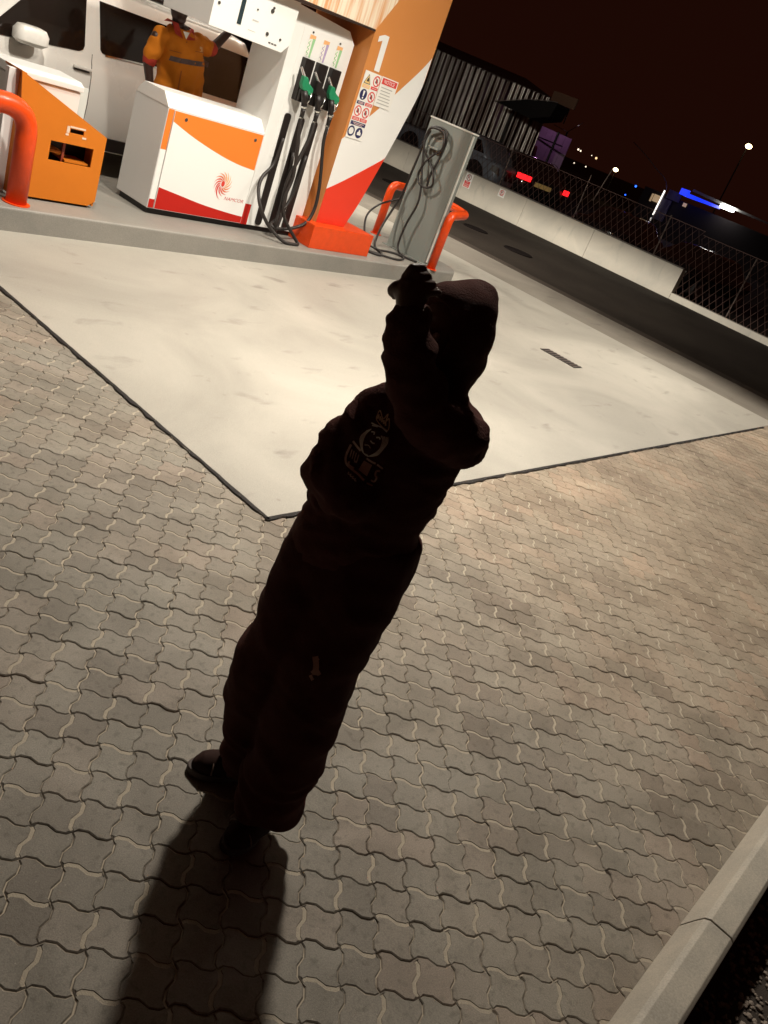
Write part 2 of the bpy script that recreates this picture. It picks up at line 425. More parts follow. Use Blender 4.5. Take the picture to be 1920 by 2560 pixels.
k4 = n_.new('ShaderNodeMath'); k4.operation = 'MULTIPLY'; k4.inputs[1].default_value = .4; l_.new(r4.outputs[0], k4.inputs[0])
m4 = n_.new('ShaderNodeMix'); m4.data_type = 'RGBA'; m4.inputs[7].default_value = (.55, .5, .42, 1); l_.new(k4.outputs[0], m4.inputs[0]); l_.new(m3.outputs[2], m4.inputs[6])
l_.new(m4.outputs[2], b_.inputs['Base Color'])
bp = n_.new('ShaderNodeBump'); bp.inputs['Strength'].default_value = .35; bp.inputs['Distance'].default_value = .003; l_.new(fs.outputs['Fac'], bp.inputs['Height']); l_.new(bp.outputs[0], b_.inputs['Normal'])
m_sand = mat('joint_sand', (.39, .335, .26), .9, var=.2, scale=60, bump=.3, bscale=300)
m_bed = mat('joint_bed', (.12, .09, .065), .95, var=0)
n_, l_, b_ = nodes_of(m_bed); tcb = n_.new('ShaderNodeNewGeometry'); nb = n_.new('ShaderNodeTexNoise'); nb.inputs['Scale'].default_value = 9; nb.inputs['Detail'].default_value = 6
l_.new(tcb.outputs['Position'], nb.inputs['Vector']); rb = n_.new('ShaderNodeValToRGB'); rb.color_ramp.elements[0].position = .33; rb.color_ramp.elements[0].color = (.08, .06, .045, 1); rb.color_ramp.elements[1].position = .50; rb.color_ramp.elements[1].color = (.46, .39, .30, 1)
l_.new(nb.outputs['Fac'], rb.inputs[0]); l_.new(rb.outputs[0], b_.inputs['Base Color'])

paving = ob('paving', mesh_from('paving', [(-3, -.2, -.0048), (17, -.2, -.0048), (17, 2.6, -.0048), (2.8, 2.6, -.0048), (2.8, 10, -.0048), (-3, 10, -.0048)], [(0, 1, 2, 3, 4, 5)], [m_bed]), kind='structure')
GEO = {h: paver_geom(h) for h in (True, False)}
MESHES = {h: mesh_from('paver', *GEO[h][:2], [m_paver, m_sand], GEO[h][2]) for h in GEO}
cells = []
for c in range(-60, 160):
    for r in range(-110, 60):
        mm = (c + r - 1) % 4
        if mm not in (0, 2): continue
        h = mm == 0
        o2 = P0 + c * EX + r * EY
        ctr = o2 + (EX * 2 + EY if h else EX + EY * 2) / 2
        s, t = ctr
        if not ((-.12 < t < 2.36 and -2 < s < 16.9) or (s < 2.72 and -.12 < t < 9.5 and s > -2.5)): continue
        x_, y_, z_ = project((s, t, 0))
        if z_ < .2 or not (-420 < x_ < 2340 and -200 < y_ < 2980): continue
        vis = -30 < x_ < 1950 and y_ < 2590
        hid = (s > 2.6 and t > 2.3) or t < -.04
        cells.append((h, o2, (0 if vis and not hid else 50) + math.hypot(s, t)))
cells.sort(key=lambda a: a[2])
prng = random.Random(4)
def tone(o2):
    b = .42 + .5 * mnoise.noise(Vector((o2[0] * 1.4, o2[1] * 1.4, 3))) + prng.gauss(0, .16)
    return min(.98, max(.02, b))
NV, NF, NM, NT = [], [], [], []
for i, (h, o2, _) in enumerate(cells):
    jz = prng.gauss(0, .0011); jr = prng.gauss(0, .010)
    if i < 300:
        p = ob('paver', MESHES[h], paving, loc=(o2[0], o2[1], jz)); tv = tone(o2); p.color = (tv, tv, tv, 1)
        p.rotation_euler = (prng.gauss(0, .004), prng.gauss(0, .004), jr)
    else:
        W, Fc, MI = GEO[h]
        NV.append(W + [o2[0], o2[1], jz]); NF.append((Fc, MI)); NT.append(tone(o2))
verts = np.concatenate(NV); faces = []; mi = []; off = 0; tints = []
for W, (Fc, MI), tv in zip(NV, NF, NT):
    faces += [tuple(i + off for i in f) for f in Fc]; mi += MI; off += len(W); tints += [tv] * len(W)
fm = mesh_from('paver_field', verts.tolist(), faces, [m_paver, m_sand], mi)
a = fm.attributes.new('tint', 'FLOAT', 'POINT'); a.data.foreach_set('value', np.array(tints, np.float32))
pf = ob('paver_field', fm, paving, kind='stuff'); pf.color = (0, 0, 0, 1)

# ------------------------------------------------------------------ near kerb, soil and gravel
kerb = thing('kerb', 'pale concrete kerb stones along the paving edge, lower right corner', 'kerb', (2, -.1, 0))
prof = [(-.052, -.12), (-.052, .004), (-.075, .055), (-.092, .088), (-.108, .098), (-.178, .098), (-.190, .088), (-.192, -.12)]
for a0, a1 in ((-1.6, -.59), (-.583, .41), (.417, 1.41), (1.417, 2.411), (2.419, 3.41), (3.417, 4.41), (4.417, 5.41), (5.417, 6.41), (6.417, 7.41)):
    prism('kerb_stone', prof, 'x', a0, a1, m_kerbstone, kerb, bev=.003)
m_soil = concrete_mat('soil', (.06, .045, .035), (.035, .026, .02), scale=4, rough=.95, bump=1.)
sheet('soil_bed', -6, 12, -6, -.192, -.10, m_soil)
gv, gf = [], []; grnd = random.Random(11)
ico = bmesh.new(); bmesh.ops.create_icosphere(ico, subdivisions=1, radius=1); iv = [v.co.copy() for v in ico.verts]; ifc = [tuple(v.index for v in f.verts) for f in ico.faces]; ico.free()
for k in range(3800):
    s = grnd.uniform(.8, 3.6); t = -.2 - abs(grnd.gauss(.0, .5)) - .02
    r = grnd.uniform(.004, .011); b = len(gv)
    ax = Vector((grnd.uniform(.7, 1.3), grnd.uniform(.7, 1.3), grnd.uniform(.5, .9)))
    for v in iv: gv.append((s + v.x * r * ax.x * grnd.uniform(.85, 1.15), t + v.y * r * ax.y, -.098 + r * .4 + v.z * r * ax.z))
    gf += [tuple(i + b for i in f) for f in ifc]
m_gravel = mat('gravel', (.26, .21, .17), .85, var=.5, scale=25)
ob('gravel', mesh_from('gravel', gv, gf, [m_gravel]), label='loose dark gravel on the soil beyond the near kerb', cat='gravel', kind='stuff')

# ------------------------------------------------------------------ drain grate and manhole covers
gr = thing('drain_grate', 'small black drain grate set in the pale concrete slab', 'drain grate', (8.42, 4.03, .006))
box('pit', 8.33, 8.53, 3.80, 4.27, .0065, .0075, m_black, gr, bev=0)
for i in range(10):
    t = 3.82 + .048 * i
    box('bar', 8.335, 8.525, t, t + .02, .0085, .013, mat('grate_iron', (.16, .13, .115), .5, metal=.4, var=.3, scale=30), gr, bev=.002)
for k, (s, t, r, lab) in enumerate(((15.5, 13.05, .26, 'dark round manhole cover far left on the drive, nearest the guard rail'), (14.82, 10.06, .24, 'dark round manhole cover in the middle of the three on the drive'), (14.58, 8.78, .27, 'dark round manhole cover on the drive nearest the wall end'))):
    mh = thing('manhole_cover', lab, 'manhole cover', (s, t, 0), group='manhole covers on the drive')
    mm_ = mat('cast_iron', (.006, .004, .0035), .8, var=.3, scale=20, spec=.08)
    cyl('cover', (s, t, -.01), (s, t, .004), r, mm_, mh, 28)
    ob('rim', mesh_from('rim', *tube_data([(s + r * 1.06 * math.cos(a * math.pi / 16), t + r * 1.06 * math.sin(a * math.pi / 16), .0) for a in range(33)], .012, 6), [mm_]), mh)

# ------------------------------------------------------------------ pump island
def island_poly(ins=0.):
    s0, s1, t0, t1 = 1.2 + ins, 9.14 - ins, 6.06 + ins, 7.62 - ins; r = .42
    return [(s0, t0)] + [(s1 - r + r * math.cos(a), t0 + r + r * math.sin(a)) for a in [math.radians(-90 + 9 * i) for i in range(11)]] + \
        [(s1 - r + r * math.cos(a), t1 - r + r * math.sin(a)) for a in [math.radians(9 * i) for i in range(11)]] + [(s0, t1)]
isl = ob('pump_island', from_bm('pump_island', bm_prism(island_poly(), 'z', -.05, .18), [m_island]), kind='structure')
bmi = isl.modifiers.new('bev', 'BEVEL'); bmi.width = .018; bmi.segments = 3; bmi.limit_method = 'ANGLE'

# ================================================================== fuel pump
K = .18
pump = thing('fuel_pump', 'white fuel pump with orange and red front panel and three nozzles', 'fuel pump', (5.6, 6.75, K))
box('plinth', 4.66, 6.46, 6.53, 6.97, K, .232, m_black, pump, bev=.002)
cab = [(6.5, .232), (7.0, .232), (7.0, 1.08), (6.90, 1.185), (6.60, 1.185), (6.5, 1.08)]
prism('cabinet', cab, 'x', 4.64, 5.72, m_white2, pump, bev=.004)
top = prism('cabinet_cap', [(6.497, 1.083), (6.60, 1.189), (6.90, 1.189), (7.003, 1.083)], 'x', 4.637, 5.721, m_white, pump, bev=.002)
# front panel: bands of film following the two swooshes
def curve_at(pts, x):
    for (x0, y0), (x1, y1) in zip(pts, pts[1:]):
        if x <= x1: return y0 + (y1 - y0) * (x - x0) / (x1 - x0)
    return pts[-1][1]
SW1 = [tuple(p)[:2] for p in catmull([(4.60, 1.03, 0), (4.718, .98, 0), (4.945, .898, 0), (5.228, .819, 0), (5.481, .768, 0), (5.718, .746, 0), (5.9, .735, 0)], 5)]
SW2 = [tuple(p)[:2] for p in catmull([(4.60, .45, 0), (4.692, .431, 0), (4.925, .393, 0), (5.198, .349, 0), (5.484, .318, 0), (5.70, .303, 0), (5.9, .298, 0)], 5)]
def band(name, s0, s1, lo, hi, t, m, n=24):
    vs, fs = [], []
    for i in range(n + 1):
        s = s0 + (s1 - s0) * i / n
        vs += [(s, t, lo(s)), (s, t, hi(s))]
    for i in range(n): fs.append((2 * i, 2 * i + 2, 2 * i + 3, 2 * i + 1))
    return vs, fs
def panel(name, parent, t, pieces):
    V, F, MI, mats = [], [], [], []
    for (s0, s1, lo, hi, m) in pieces:
        v, f = band('', s0, s1, lo, hi, t, m); b = len(V); V += v; F += [tuple(i + b for i in q) for q in f]
        if m not in mats: mats.append(m)
        MI += [mats.index(m)] * len(f)
    return ob(name, mesh_from(name, V, F, mats, MI), parent)
c_ = lambda v: (lambda s: v)
f1 = lambda s: curve_at(SW1, s); f2 = lambda s: curve_at(SW2, s)
panel('corner_strip', pump, 6.496, [(4.645, 4.70, c_(.24), c_(.315), m_red), (4.645, 4.70, c_(.315), c_(.744), m_white), (4.645, 4.70, c_(.744), c_(1.075), m_orange)])
door = panel('front_door', pump, 6.484, [(4.705, 5.70, c_(.24), f2, m_red), (4.705, 5.70, f2, f1, m_white), (4.705, 5.70, f1, c_(1.072), m_orange)])
prism('door_edge', rect(4.703, 5.702, .238, 1.074), 'y', 6.4845, 6.495, m_white2, pump)
panel('corner_strip', pump, 6.495, [(5.706, 5.79, c_(.232), c_(.43), m_red)])
for s, z in ((4.825, 1.026), (5.616, 1.015)):
    cyl('bolt', (s, 6.484, z), (s, 6.476, z), .011, m_screw, pump, 10)
    cyl('bolt', (s, 6.484, z - .001), (s, 6.48, z - .001), .016, m_silver, pump, 12)
# emblem: curved blades around a dot, one long tail, with the name beneath
emb = ob('emblem', from_bm('emblem', bm_prism(circle(5.378, .569, .020, 20, .027), 'y', 6.4815, 6.4825), [mat('emblem_red', (.66, .05, .03), .4, var=0)]), pump)
ecx, ecz = 5.378, .566
for i in range(14):
    a0 = math.radians(195 - i * 360 / 14); L = .118 if i else .15
    pts = []
    for k in range(9):
        u = k / 8; r = .032 + (L - .032) * u; a = a0 + 1.15 * u ** 1.1 * (1.0 if i else 1.2); w = .017 * math.sin(math.pi * min(1, .12 + u * .88)) * (1.25 if not i else 1)
        pts.append((ecx + r * .92 * math.cos(a + math.pi * 0), ecz + r * math.sin(a), a + math.pi / 2, w))
    A = [(x + w * math.cos(a) * .5, z + w * math.sin(a) * .5) for x, z, a, w in pts]; B = [(x - w * math.cos(a) * .5, z - w * math.sin(a) * .5) for x, z, a, w in pts]
    hue = .5 + .5 * math.cos(a0 + 1.0 - math.radians(65))
    colr = (.62 + .2 * hue, .03 + .38 * hue ** 1.6, .02 + .14 * hue ** 2)
    vs = [(x, 6.482, z) for x, z in A] + [(x, 6.482, z) for x, z in B]
    ob('blade', mesh_from('blade', vs, [(k, k + 1, 10 + k, 9 + k) for k in range(8)], [mat('blade_%d' % i, colr, .4, var=0)]), emb)
text('name_lettering', 'NAMCOR', .045, mat('lettering_red', (.55, .06, .05), .4, var=0), 'y', 5.432, .428, 6.4835, pump, width=.235, slant=.3)

# nozzle column
colp = [(5.722, .232), (6.50, .232), (6.50, 2.07), (6.40, 2.162), (5.722, 2.20)]
prism('column', colp, 'y', 6.5, 7.0, m_white, pump, bev=.004)
prism('panel_frame', rect(5.842, 6.44, .9, 2.06), 'y', 6.4975, 6.4995, m_white, pump)
disp = prism('display_head', [(4.78, 1.78), (5.585, 1.78), (5.66, 1.86), (5.66, 2.32), (4.78, 2.32)], 'y', 6.42, 7.08, m_white, pump, bev=.004)
m_lcd = mat('display_glass', (.03, .045, .05), .15, var=.3, scale=20)
prism('display_window', [(5.044, 1.867), (5.086, 1.867), (5.088, 2.30), (5.046, 2.30)], 'y', 6.416, 6.4195, m_lcd, disp)
for s, z, r in ((5.377, 2.058, .017), (5.385, 2.083, .010), (5.381, 1.879, .015), (5.535, 1.874, .010), (5.222, 2.024, .007), (4.83, 1.96, .012)):
    cyl('button', (s, 6.42, z), (s, 6.412, z), r, m_screw, disp, 12)
for i in range(3): box('sensor', 5.418 + .034 * i, 5.440 + .034 * i, 6.414, 6.42, 1.818, 1.826, m_black, disp, bev=0)
m_faint = mat('faint_grey_print', (.52, .50, .47), .5, var=.1)
flat('print_line', rect(5.195, 5.262, 1.932, 1.944), 'y', 6.4195, m_faint, disp); flat('print_line', rect(5.172, 5.253, 1.853, 1.858), 'y', 6.4195, m_faint, disp)

m_lab_o = mat('label_orange', (.80, .42, .18), .5, var=.1); m_lab_g = mat('label_green', (.30, .55, .28), .5, var=.1); m_lab_p = mat('label_purple', (.42, .33, .52), .5, var=.1); m_lab_w = mat('label_cream', (.80, .77, .70), .5, var=.05)
for i, (s, lm) in enumerate(((5.965, m_lab_g), (6.145, m_lab_p), (6.325, m_lab_g))):
    lb = flat('grade_label', rect(s - .038, s + .038, 1.828, 2.012), 'y', 6.4965, m_lab_w, pump)
    flat('label_stripe', [(s + .008, 1.828), (s + .026, 1.828), (s + .038, 1.985), (s + .006, 1.985)], 'y', 6.4945, lm, lb)
    flat('label_cap', [(s - .034, 1.975), (s + .038, 1.988), (s + .038, 2.012), (s - .034, 2.012)], 'y', 6.4945, m_lab_o, lb)
    sq = [(s - .022 + .012 * math.sin(k * 2.1), 6.4935, 1.84 + .0125 * k) for k in range(11)]
    tube('label_script', sq, .0035, lm, lb, segs=4, spline=3)
    bt = box('nozzle_boot', s - .056, s + .056, 6.435, 6.4985, 1.45, 1.818, m_black, pump, bev=.006)
    box('boot_shell', s - .05, s + .05, 6.40, 6.436, 1.45, 1.56, m_black, bt, bev=.008)
    cyl('screw', (s - .01, 6.4965, 2.034), (s - .01, 6.49, 2.034), .009, m_screw, pump, 10) if i != 1 else None
    prism('hose_slot', rrect(s - .076, s + .004, .25, 1.32, .03), 'y', 6.488, 6.4985, m_black, pump)
    # nozzle: spout, coloured body, black grip and swivel
    nx = s - .075
    gm = m_black if i == 1 else m_green
    noz = ob('nozzle', from_bm('nozzle', bm_prism([(nx - .028, 1.675), (nx + .022, 1.672), (nx + .05, 1.63), (nx + .118, 1.60), (nx + .128, 1.565), (nx + .10, 1.528), (nx + .05, 1.545), (nx - .01, 1.565), (nx - .03, 1.60)], 'y', 6.345, 6.395, .012), [gm]), pump)
    cyl('spout', (nx - .035, 6.415, 1.735), (nx - .002, 6.375, 1.665), .011, m_silver, noz, 12, r1=.015)
    tube('grip', [(nx + .035, 6.37, 1.56), (nx + .055, 6.36, 1.50), (nx + .085, 6.37, 1.43)], [.03, .034, .026], m_black, noz, segs=12)
    tube('trigger', [(nx + .105, 6.34, 1.56), (nx + .10, 6.335, 1.50), (nx + .088, 6.35, 1.45)], .006, m_silver, noz, segs=8)
    cyl('swivel', (nx + .085, 6.37, 1.435), (nx + .09, 6.372, 1.42), .032, m_silver, noz, 14)
    tube('hose_sleeve', [(nx + .09, 6.372, 1.42), (nx + .096, 6.375, 1.33)], [.025, .02], m_black, noz, segs=12)
    cyl('collar', (nx + .096, 6.375, 1.333), (nx + .097, 6.375, 1.322), .024, m_silver, noz, 14)
H = .017
tube('hose', [(5.985, 6.375, 1.325), (6.0, 6.36, 1.2), (6.02, 6.34, 1.05), (6.055, 6.33, .80), (6.02, 6.32, .60), (6.055, 6.29, .42), (6.22, 6.25, .255), (6.27, 6.22, .20), (6.2, 6.19, .195), (6.05, 6.2, .205), (5.89, 6.27, .30), (5.76, 6.32, .45), (5.74, 6.40, .60), (5.78, 6.44, .72), (5.90, 6.47, .85), (5.93, 6.47, 1.1)], H, m_rubber, pump, spline=6)
tube('hose', [(6.165, 6.375, 1.325), (6.15, 6.36, 1.2), (6.1, 6.36, 1.0), (6.03, 6.36, .75), (6.04, 6.36, .5), (6.02, 6.34, .32), (6.1, 6.4, .25), (6.15, 6.44, .5), (6.10, 6.47, 1.0)], H, m_rubber, pump, spline=6)
tube('hose', [(6.345, 6.375, 1.325), (6.355, 6.37, 1.16), (6.42, 6.36, .93), (6.475, 6.36, .73), (6.485, 6.35, .545), (6.42, 6.34, .395), (6.24, 6.33, .315), (6.06, 6.34, .285), (6.0, 6.38, .3), (6.10, 6.43, .36), (6.24, 6.46, .6), (6.28, 6.47, 1.0)], H, m_rubber, pump, spline=6)

# ================================================================== portal pillar "1"
TP = 6.35
pil = thing('sign_pillar', 'tall orange, white and red curved pillar numbered 1 beside the fuel pump', 'pillar', (6.9, 6.8, K))
box('plinth', 6.41, 7.335, 6.20, 7.35, K, .415, m_guard, pil, bev=.006)
RC = [(.415, 6.985), (.71, 7.11), (1.19, 7.265), (1.27, 7.29), (1.57, 7.375), (1.94, 7.465), (2.23, 7.475), (2.5, 7.476), (3.2, 7.477), (4.75, 7.478)]
rc = [tuple(p)[:2] for p in catmull([(z, s, 0) for z, s in RC], 5)]
def right_at(z): return curve_at(rc, z)
body = [(6.56, .415)] + [(s, z) for z, s in rc] + [(6.56, 4.75)]
prism('pillar_body', body, 'y', TP + .002, 7.2, m_pillar_orange, pil)
# front skin in bands: red foot, white sweep, orange head
RW = [(6.50, .735), (6.54, .75), (6.79, .89), (7.26, 1.19), (7.5, 1.36)]
WO = [(6.50, 1.20), (6.56, 1.255), (6.86, 1.55), (7.08, 1.78), (7.32, 2.05), (7.45, 2.22), (7.7, 2.6)]
rw = [tuple(p)[:2] for p in catmull([(a, b, 0) for a, b in RW], 6)]; wo = [tuple(p)[:2] for p in catmull([(a, b, 0) for a, b in WO], 6)]
m_pred = mat('pillar_red', (.72, .04, .015), .4, var=.05, scale=2)
inv = [(sx_, z) for z, sx_ in rc if z <= 2.24]
def low_at(s): return .417 if s < 6.986 else curve_at(inv, s)
V, F, MI = [], [], []
NS = 60
for k in range(NS + 1):
    s_ = 6.5605 + (7.468 - 6.5605) * k / NS; lo = low_at(s_)
    V += [(s_, TP, lo), (s_, TP, max(lo, curve_at(rw, s_))), (s_, TP, max(lo, curve_at(wo, s_))), (s_, TP, 4.74)]
for k in range(NS):
    a = 4 * k
    for q in range(3): F.append((a + q, a + 4 + q, a + 5 + q, a + 1 + q)); MI.append(q)
ob('front_skin', mesh_from('front_skin', V, F, [m_pred, m_white, m_pillar_orange], MI), pil)
flat('numeral', [(6.70, 1.935), (6.775, 1.935), (6.765, 2.255), (6.70, 2.255), (6.63, 2.225), (6.632, 2.175), (6.69, 2.20)], 'y', TP - .0015, m_white, pil, thick=.002)
# overhead fascia of the portal
m_gloss = mat('gloss_cream_fascia', (.80, .60, .40), .25, var=.22, scale=3)
n_, l_, b_ = nodes_of(m_gloss)
wv = n_.new('ShaderNodeTexNoise'); wv.inputs['Scale'].default_value = 4; mp = n_.new('ShaderNodeMapping'); mp.inputs['Scale'].default_value = (6, 1, .4); t_ = n_.new('ShaderNodeTexCoord')
l_.new(t_.outputs['Object'], mp.inputs[0]); l_.new(mp.outputs[0], wv.inputs['Vector'])
rr_ = n_.new('ShaderNodeValToRGB'); rr_.color_ramp.elements[0].color = (.72, .36, .17, 1); rr_.color_ramp.elements[0].position = .35; rr_.color_ramp.elements[1].color = (.85, .74, .58, 1); rr_.color_ramp.elements[1].position = .6  # streaky reflections of the glossy panel are painted into its colour
l_.new(wv.outputs['Fac'], rr_.inputs[0]); l_.new(rr_.outputs[0], b_.inputs['Base Color'])
fas = prism('fascia', [(5.3, 2.195), (6.553, 2.248), (6.553, 3.3), (5.3, 3.3)], 'y', TP + .004, 7.2, m_pillar_orange, pil)
prism('fascia_skin', [(5.3, 2.222), (6.557, 2.262), (6.82, 2.70), (6.95, 3.3), (5.3, 3.3)], 'y', TP - .003, TP - .0005, m_gloss, fas)
prism('fascia_trim', [(5.3, 2.19), (6.557, 2.243), (6.557, 2.262), (5.3, 2.222)], 'y', TP - .006, TP + .003, mat('bronze_trim', (.03, .015, .01), .5, var=.2), fas)

# safety sign and notice on the pillar
m_paper = mat('sign_white', (.80, .78, .73), .5, var=.02); m_navy = mat('sign_navy', (.02, .022, .09), .5, var=.05); m_sred = mat('sign_red', (.66, .05, .045), .5, var=.05); m_yel = mat('sign_yellow', (.80, .56, .22), .5, var=.05); m_ink = mat('sign_ink', (.05, .045, .04), .5, var=.1); m_pale = mat('sign_pale_print', (.80, .55, .5), .5, var=.1)
sg = thing('safety_sign', 'tall white safety sign with red and blue pictograms, on the pillar', 'sign', (6.71, TP, 1.29))
flat('plate', rect(6.592, 6.832, 1.288, 1.915), 'y', TP - .003, m_paper, sg, thick=.003)
TS = TP - .0065
def ban(s, z, blot=True):
    ring_plate('ban_ring', s, z, .039, .05, 'y', TS, m_sred, sg)
    a = [(s - .033, z + .028), (s - .026, z + .034), (s + .033, z - .028), (s + .026, z - .034)]
    flat('ban_bar', a, 'y', TS, m_sred, sg)
    if blot: flat('pictogram', [(s - .018, z - .012), (s + .0, z - .022), (s + .02, z - .006), (s + .012, z + .01), (s + .004, z + .026), (s - .012, z + .012)], 'y', TS + .0008, m_ink, sg)
tri = [(6.61, 1.806), (6.70, 1.806), (6.655, 1.888)]
flat('warning_triangle', tri, 'y', TS, m_yel, sg)
for a, b in zip(tri, tri[1:] + tri[:1]): tube('triangle_border', [(a[0], TS - .002, a[1]), (b[0], TS - .002, b[1])], .003, m_ink, sg, segs=4)
flat('pictogram', [(6.64, 1.824), (6.67, 1.824), (6.672, 1.84), (6.657, 1.862), (6.646, 1.845)], 'y', TS - .002, m_ink, sg)
flat('caption', rect(6.60, 6.712, 1.762, 1.798), 'y', TS, m_yel, sg)
ban(6.781, 1.852, True); flat('caption', rect(6.728, 6.826, 1.77, 1.797), 'y', TS, m_sred, sg)
flat('mandatory_disc', circle(6.655, 1.703, .05, 28), 'y', TS, m_navy, sg)
flat('exclamation', [(6.648, 1.688), (6.662, 1.688), (6.668, 1.738), (6.642, 1.738)], 'y', TS - .002, m_paper, sg); flat('exclamation', circle(6.655, 1.672, .009, 12), 'y', TS - .002, m_paper, sg)
flat('caption', rect(6.602, 6.708, 1.61, 1.64), 'y', TS, m_navy, sg)
ban(6.773, 1.703); flat('caption', rect(6.722, 6.822, 1.612, 1.642), 'y', TS, m_sred, sg)
ban(6.65, 1.549); flat('caption', rect(6.602, 6.703, 1.46, 1.492), 'y', TS, m_sred, sg)
ban(6.766, 1.549); flat('caption', rect(6.715, 6.818, 1.46, 1.492), 'y', TS, m_sred, sg)
flat('caption', rect(6.602, 6.818, 1.415, 1.45), 'y', TS, m_navy, sg)
for s0, s1, z in ((6.615, 6.70, 1.784), (6.62, 6.695, 1.772), (6.745, 6.81, 1.783), (6.615, 6.695, 1.63), (6.62, 6.69, 1.619), (6.735, 6.81, 1.632), (6.735, 6.81, 1.620), (6.615, 6.69, 1.481), (6.615, 6.69, 1.47), (6.728, 6.80, 1.481), (6.728, 6.80, 1.47), (6.63, 6.79, 1.438), (6.65, 6.77, 1.425)):
    flat('caption_line', rect(s0, s1, z - .0025, z + .0025), 'y', TS - .002, m_pale, sg)
ring_plate('phone_ring', 6.644, 1.356, .034, .05, 'y', TS, m_navy, sg); flat('phone', rrect(6.627, 6.661, 1.325, 1.387, .006), 'y', TS, m_paper, sg)
flat('mandatory_disc', circle(6.76, 1.356, .05, 28), 'y', TS, m_navy, sg)
flat('pictogram', [(6.735, 1.335), (6.79, 1.335), (6.785, 1.36), (6.77, 1.368), (6.765, 1.385), (6.752, 1.385), (6.748, 1.365), (6.733, 1.36)], 'y', TS - .002, m_paper, sg)
no = thing('notice_sign', 'white notice sheet headed NOTICE in a red bar, on the pillar', 'sign', (6.96, TP, 1.64))
flat('plate', rect(6.840, 7.092, 1.643, 1.918), 'y', TP - .003, m_paper, no, thick=.003)
flat('header', rect(6.855, 7.078, 1.852, 1.908), 'y', TS, m_sred, no)
text('header_lettering', 'NOTICE', .05, m_paper, 'y', 6.885, 1.863, TS - .0015, no, width=.16)
for i, (w0, w1) in enumerate(((.0, .17), (.005, .15), (.01, .16), (.0, .175), (.0, .18), (.0, .19))):
    flat('text_line', rect(6.868 + w0, 6.868 + w1, 1.818 - i * .029, 1.826 - i * .029), 'y', TS, mat('text_grey', (.42, .4, .37), .5, var=.2, scale=90), no)

# ================================================================== grey service post with hoses
post = thing('service_post', 'grey sheet metal service post with its front edge painted as lit on the island end', 'post', (8.48, 6.6, K))
prism('post_body', [(8.42, 6.315), (8.44, 6.25), (8.50, 6.235), (8.56, 6.25), (8.58, 6.315), (8.58, 6.88), (8.42, 6.88)], 'z', K + .012, 1.715, m_grey, post, bev=.003)
prism('post_cap', [(8.412, 6.31), (8.435, 6.24), (8.50, 6.222), (8.565, 6.24), (8.588, 6.31), (8.588, 6.89), (8.412, 6.89)], 'z', 1.716, 1.732, mat('pale_grey_paint', (.6, .6, .55), .4, var=.05), post, bev=.002)
box('lit_edge_strip', 8.455, 8.475, 6.225, 6.243, K + .03, 1.70, mat('pale_grey_paint', (.6,) * 3), post, bev=.003)  # pale strip paints the lamp highlight on the post's front edge
prism('base_plate', rect(8.38, 8.62, 6.21, 6.92), 'z', K, K + .012, m_grey, post)
cyl('hose_hook', (8.42, 6.66, 1.60), (8.355, 6.66, 1.63), .012, m_silver, post)
box('hose_cradle', 8.36, 8.42, 6.58, 6.72, 1.41, 1.43, m_grey, post)
tube('tap', [(8.42, 6.70, 1.06), (8.38, 6.70, 1.06), (8.365, 6.70, 1.03)], .012, m_silver, post)
X = 8.375
hz = lambda L, x=X: [(x - .012 * (i % 3), t, z) for i, (t, z) in enumerate(L)]
HL1 = [(6.555, .992), (6.559, 1.119), (6.533, 1.229), (6.521, 1.366), (6.499, 1.504), (6.51, 1.591), (6.558, 1.641), (6.668, 1.652), (6.767, 1.618), (6.82, 1.537), (6.818, 1.321), (6.83, 1.082), (6.87, .84)]
h1 = hz(HL1) + [(8.33, 6.90, .6), (8.25, 6.9, .4), (8.1, 6.8, .24), (7.9, 6.6, .195), (7.75, 6.35, .195), (7.62, 6.3, .195), (7.50, 6.45, .195)]
tube('air_hose', h1[::-1], .014, m_rubber, label='black hose hung over the hook of the grey service post', cat='hose', spline=6)
HL2 = [(6.763, 1.587), (6.781, 1.483), (6.757, 1.39), (6.64, 1.277), (6.532, 1.204), (6.471, 1.131), (6.471, 1.038), (6.555, .992), (6.649, 1.011), (6.713, 1.067), (6.712, 1.135), (6.657, 1.263), (6.592, 1.368), (6.51, 1.435), (6.50, 1.52), (6.56, 1.61), (6.66, 1.63), (6.76, 1.60)]
tube('water_hose', hz(HL2, 8.35) + [(8.345, 6.79, 1.45), (8.34, 6.70, 1.2), (8.34, 6.60, .95), (8.335, 6.57, .776), (8.33, 6.62, .544), (8.32, 6.63, .32), (8.3, 6.58, .21), (8.22, 6.4, .195), (8.3, 6.25, .195)], .013, m_rubber, label='black hose knotted in loops on the grey service post', cat='hose', spline=6)
lp = [(8.35, 6.86, .75), (8.26, 6.9, .70), (8.0, 6.85, .63), (7.75, 6.75, .52), (7.66, 6.65, .38), (7.70, 6.58, .24), (7.85, 6.52, .197), (8.05, 6.5, .197), (8.15, 6.42, .197), (8.1, 6.3, .197), (7.9, 6.22, .197), (7.7, 6.3, .197), (7.55, 6.42, .197)]
tube('slack_hose', lp, .012, m_rubber, label='black hose looping slack on the island beside the orange plinth', cat='hose', spline=7)

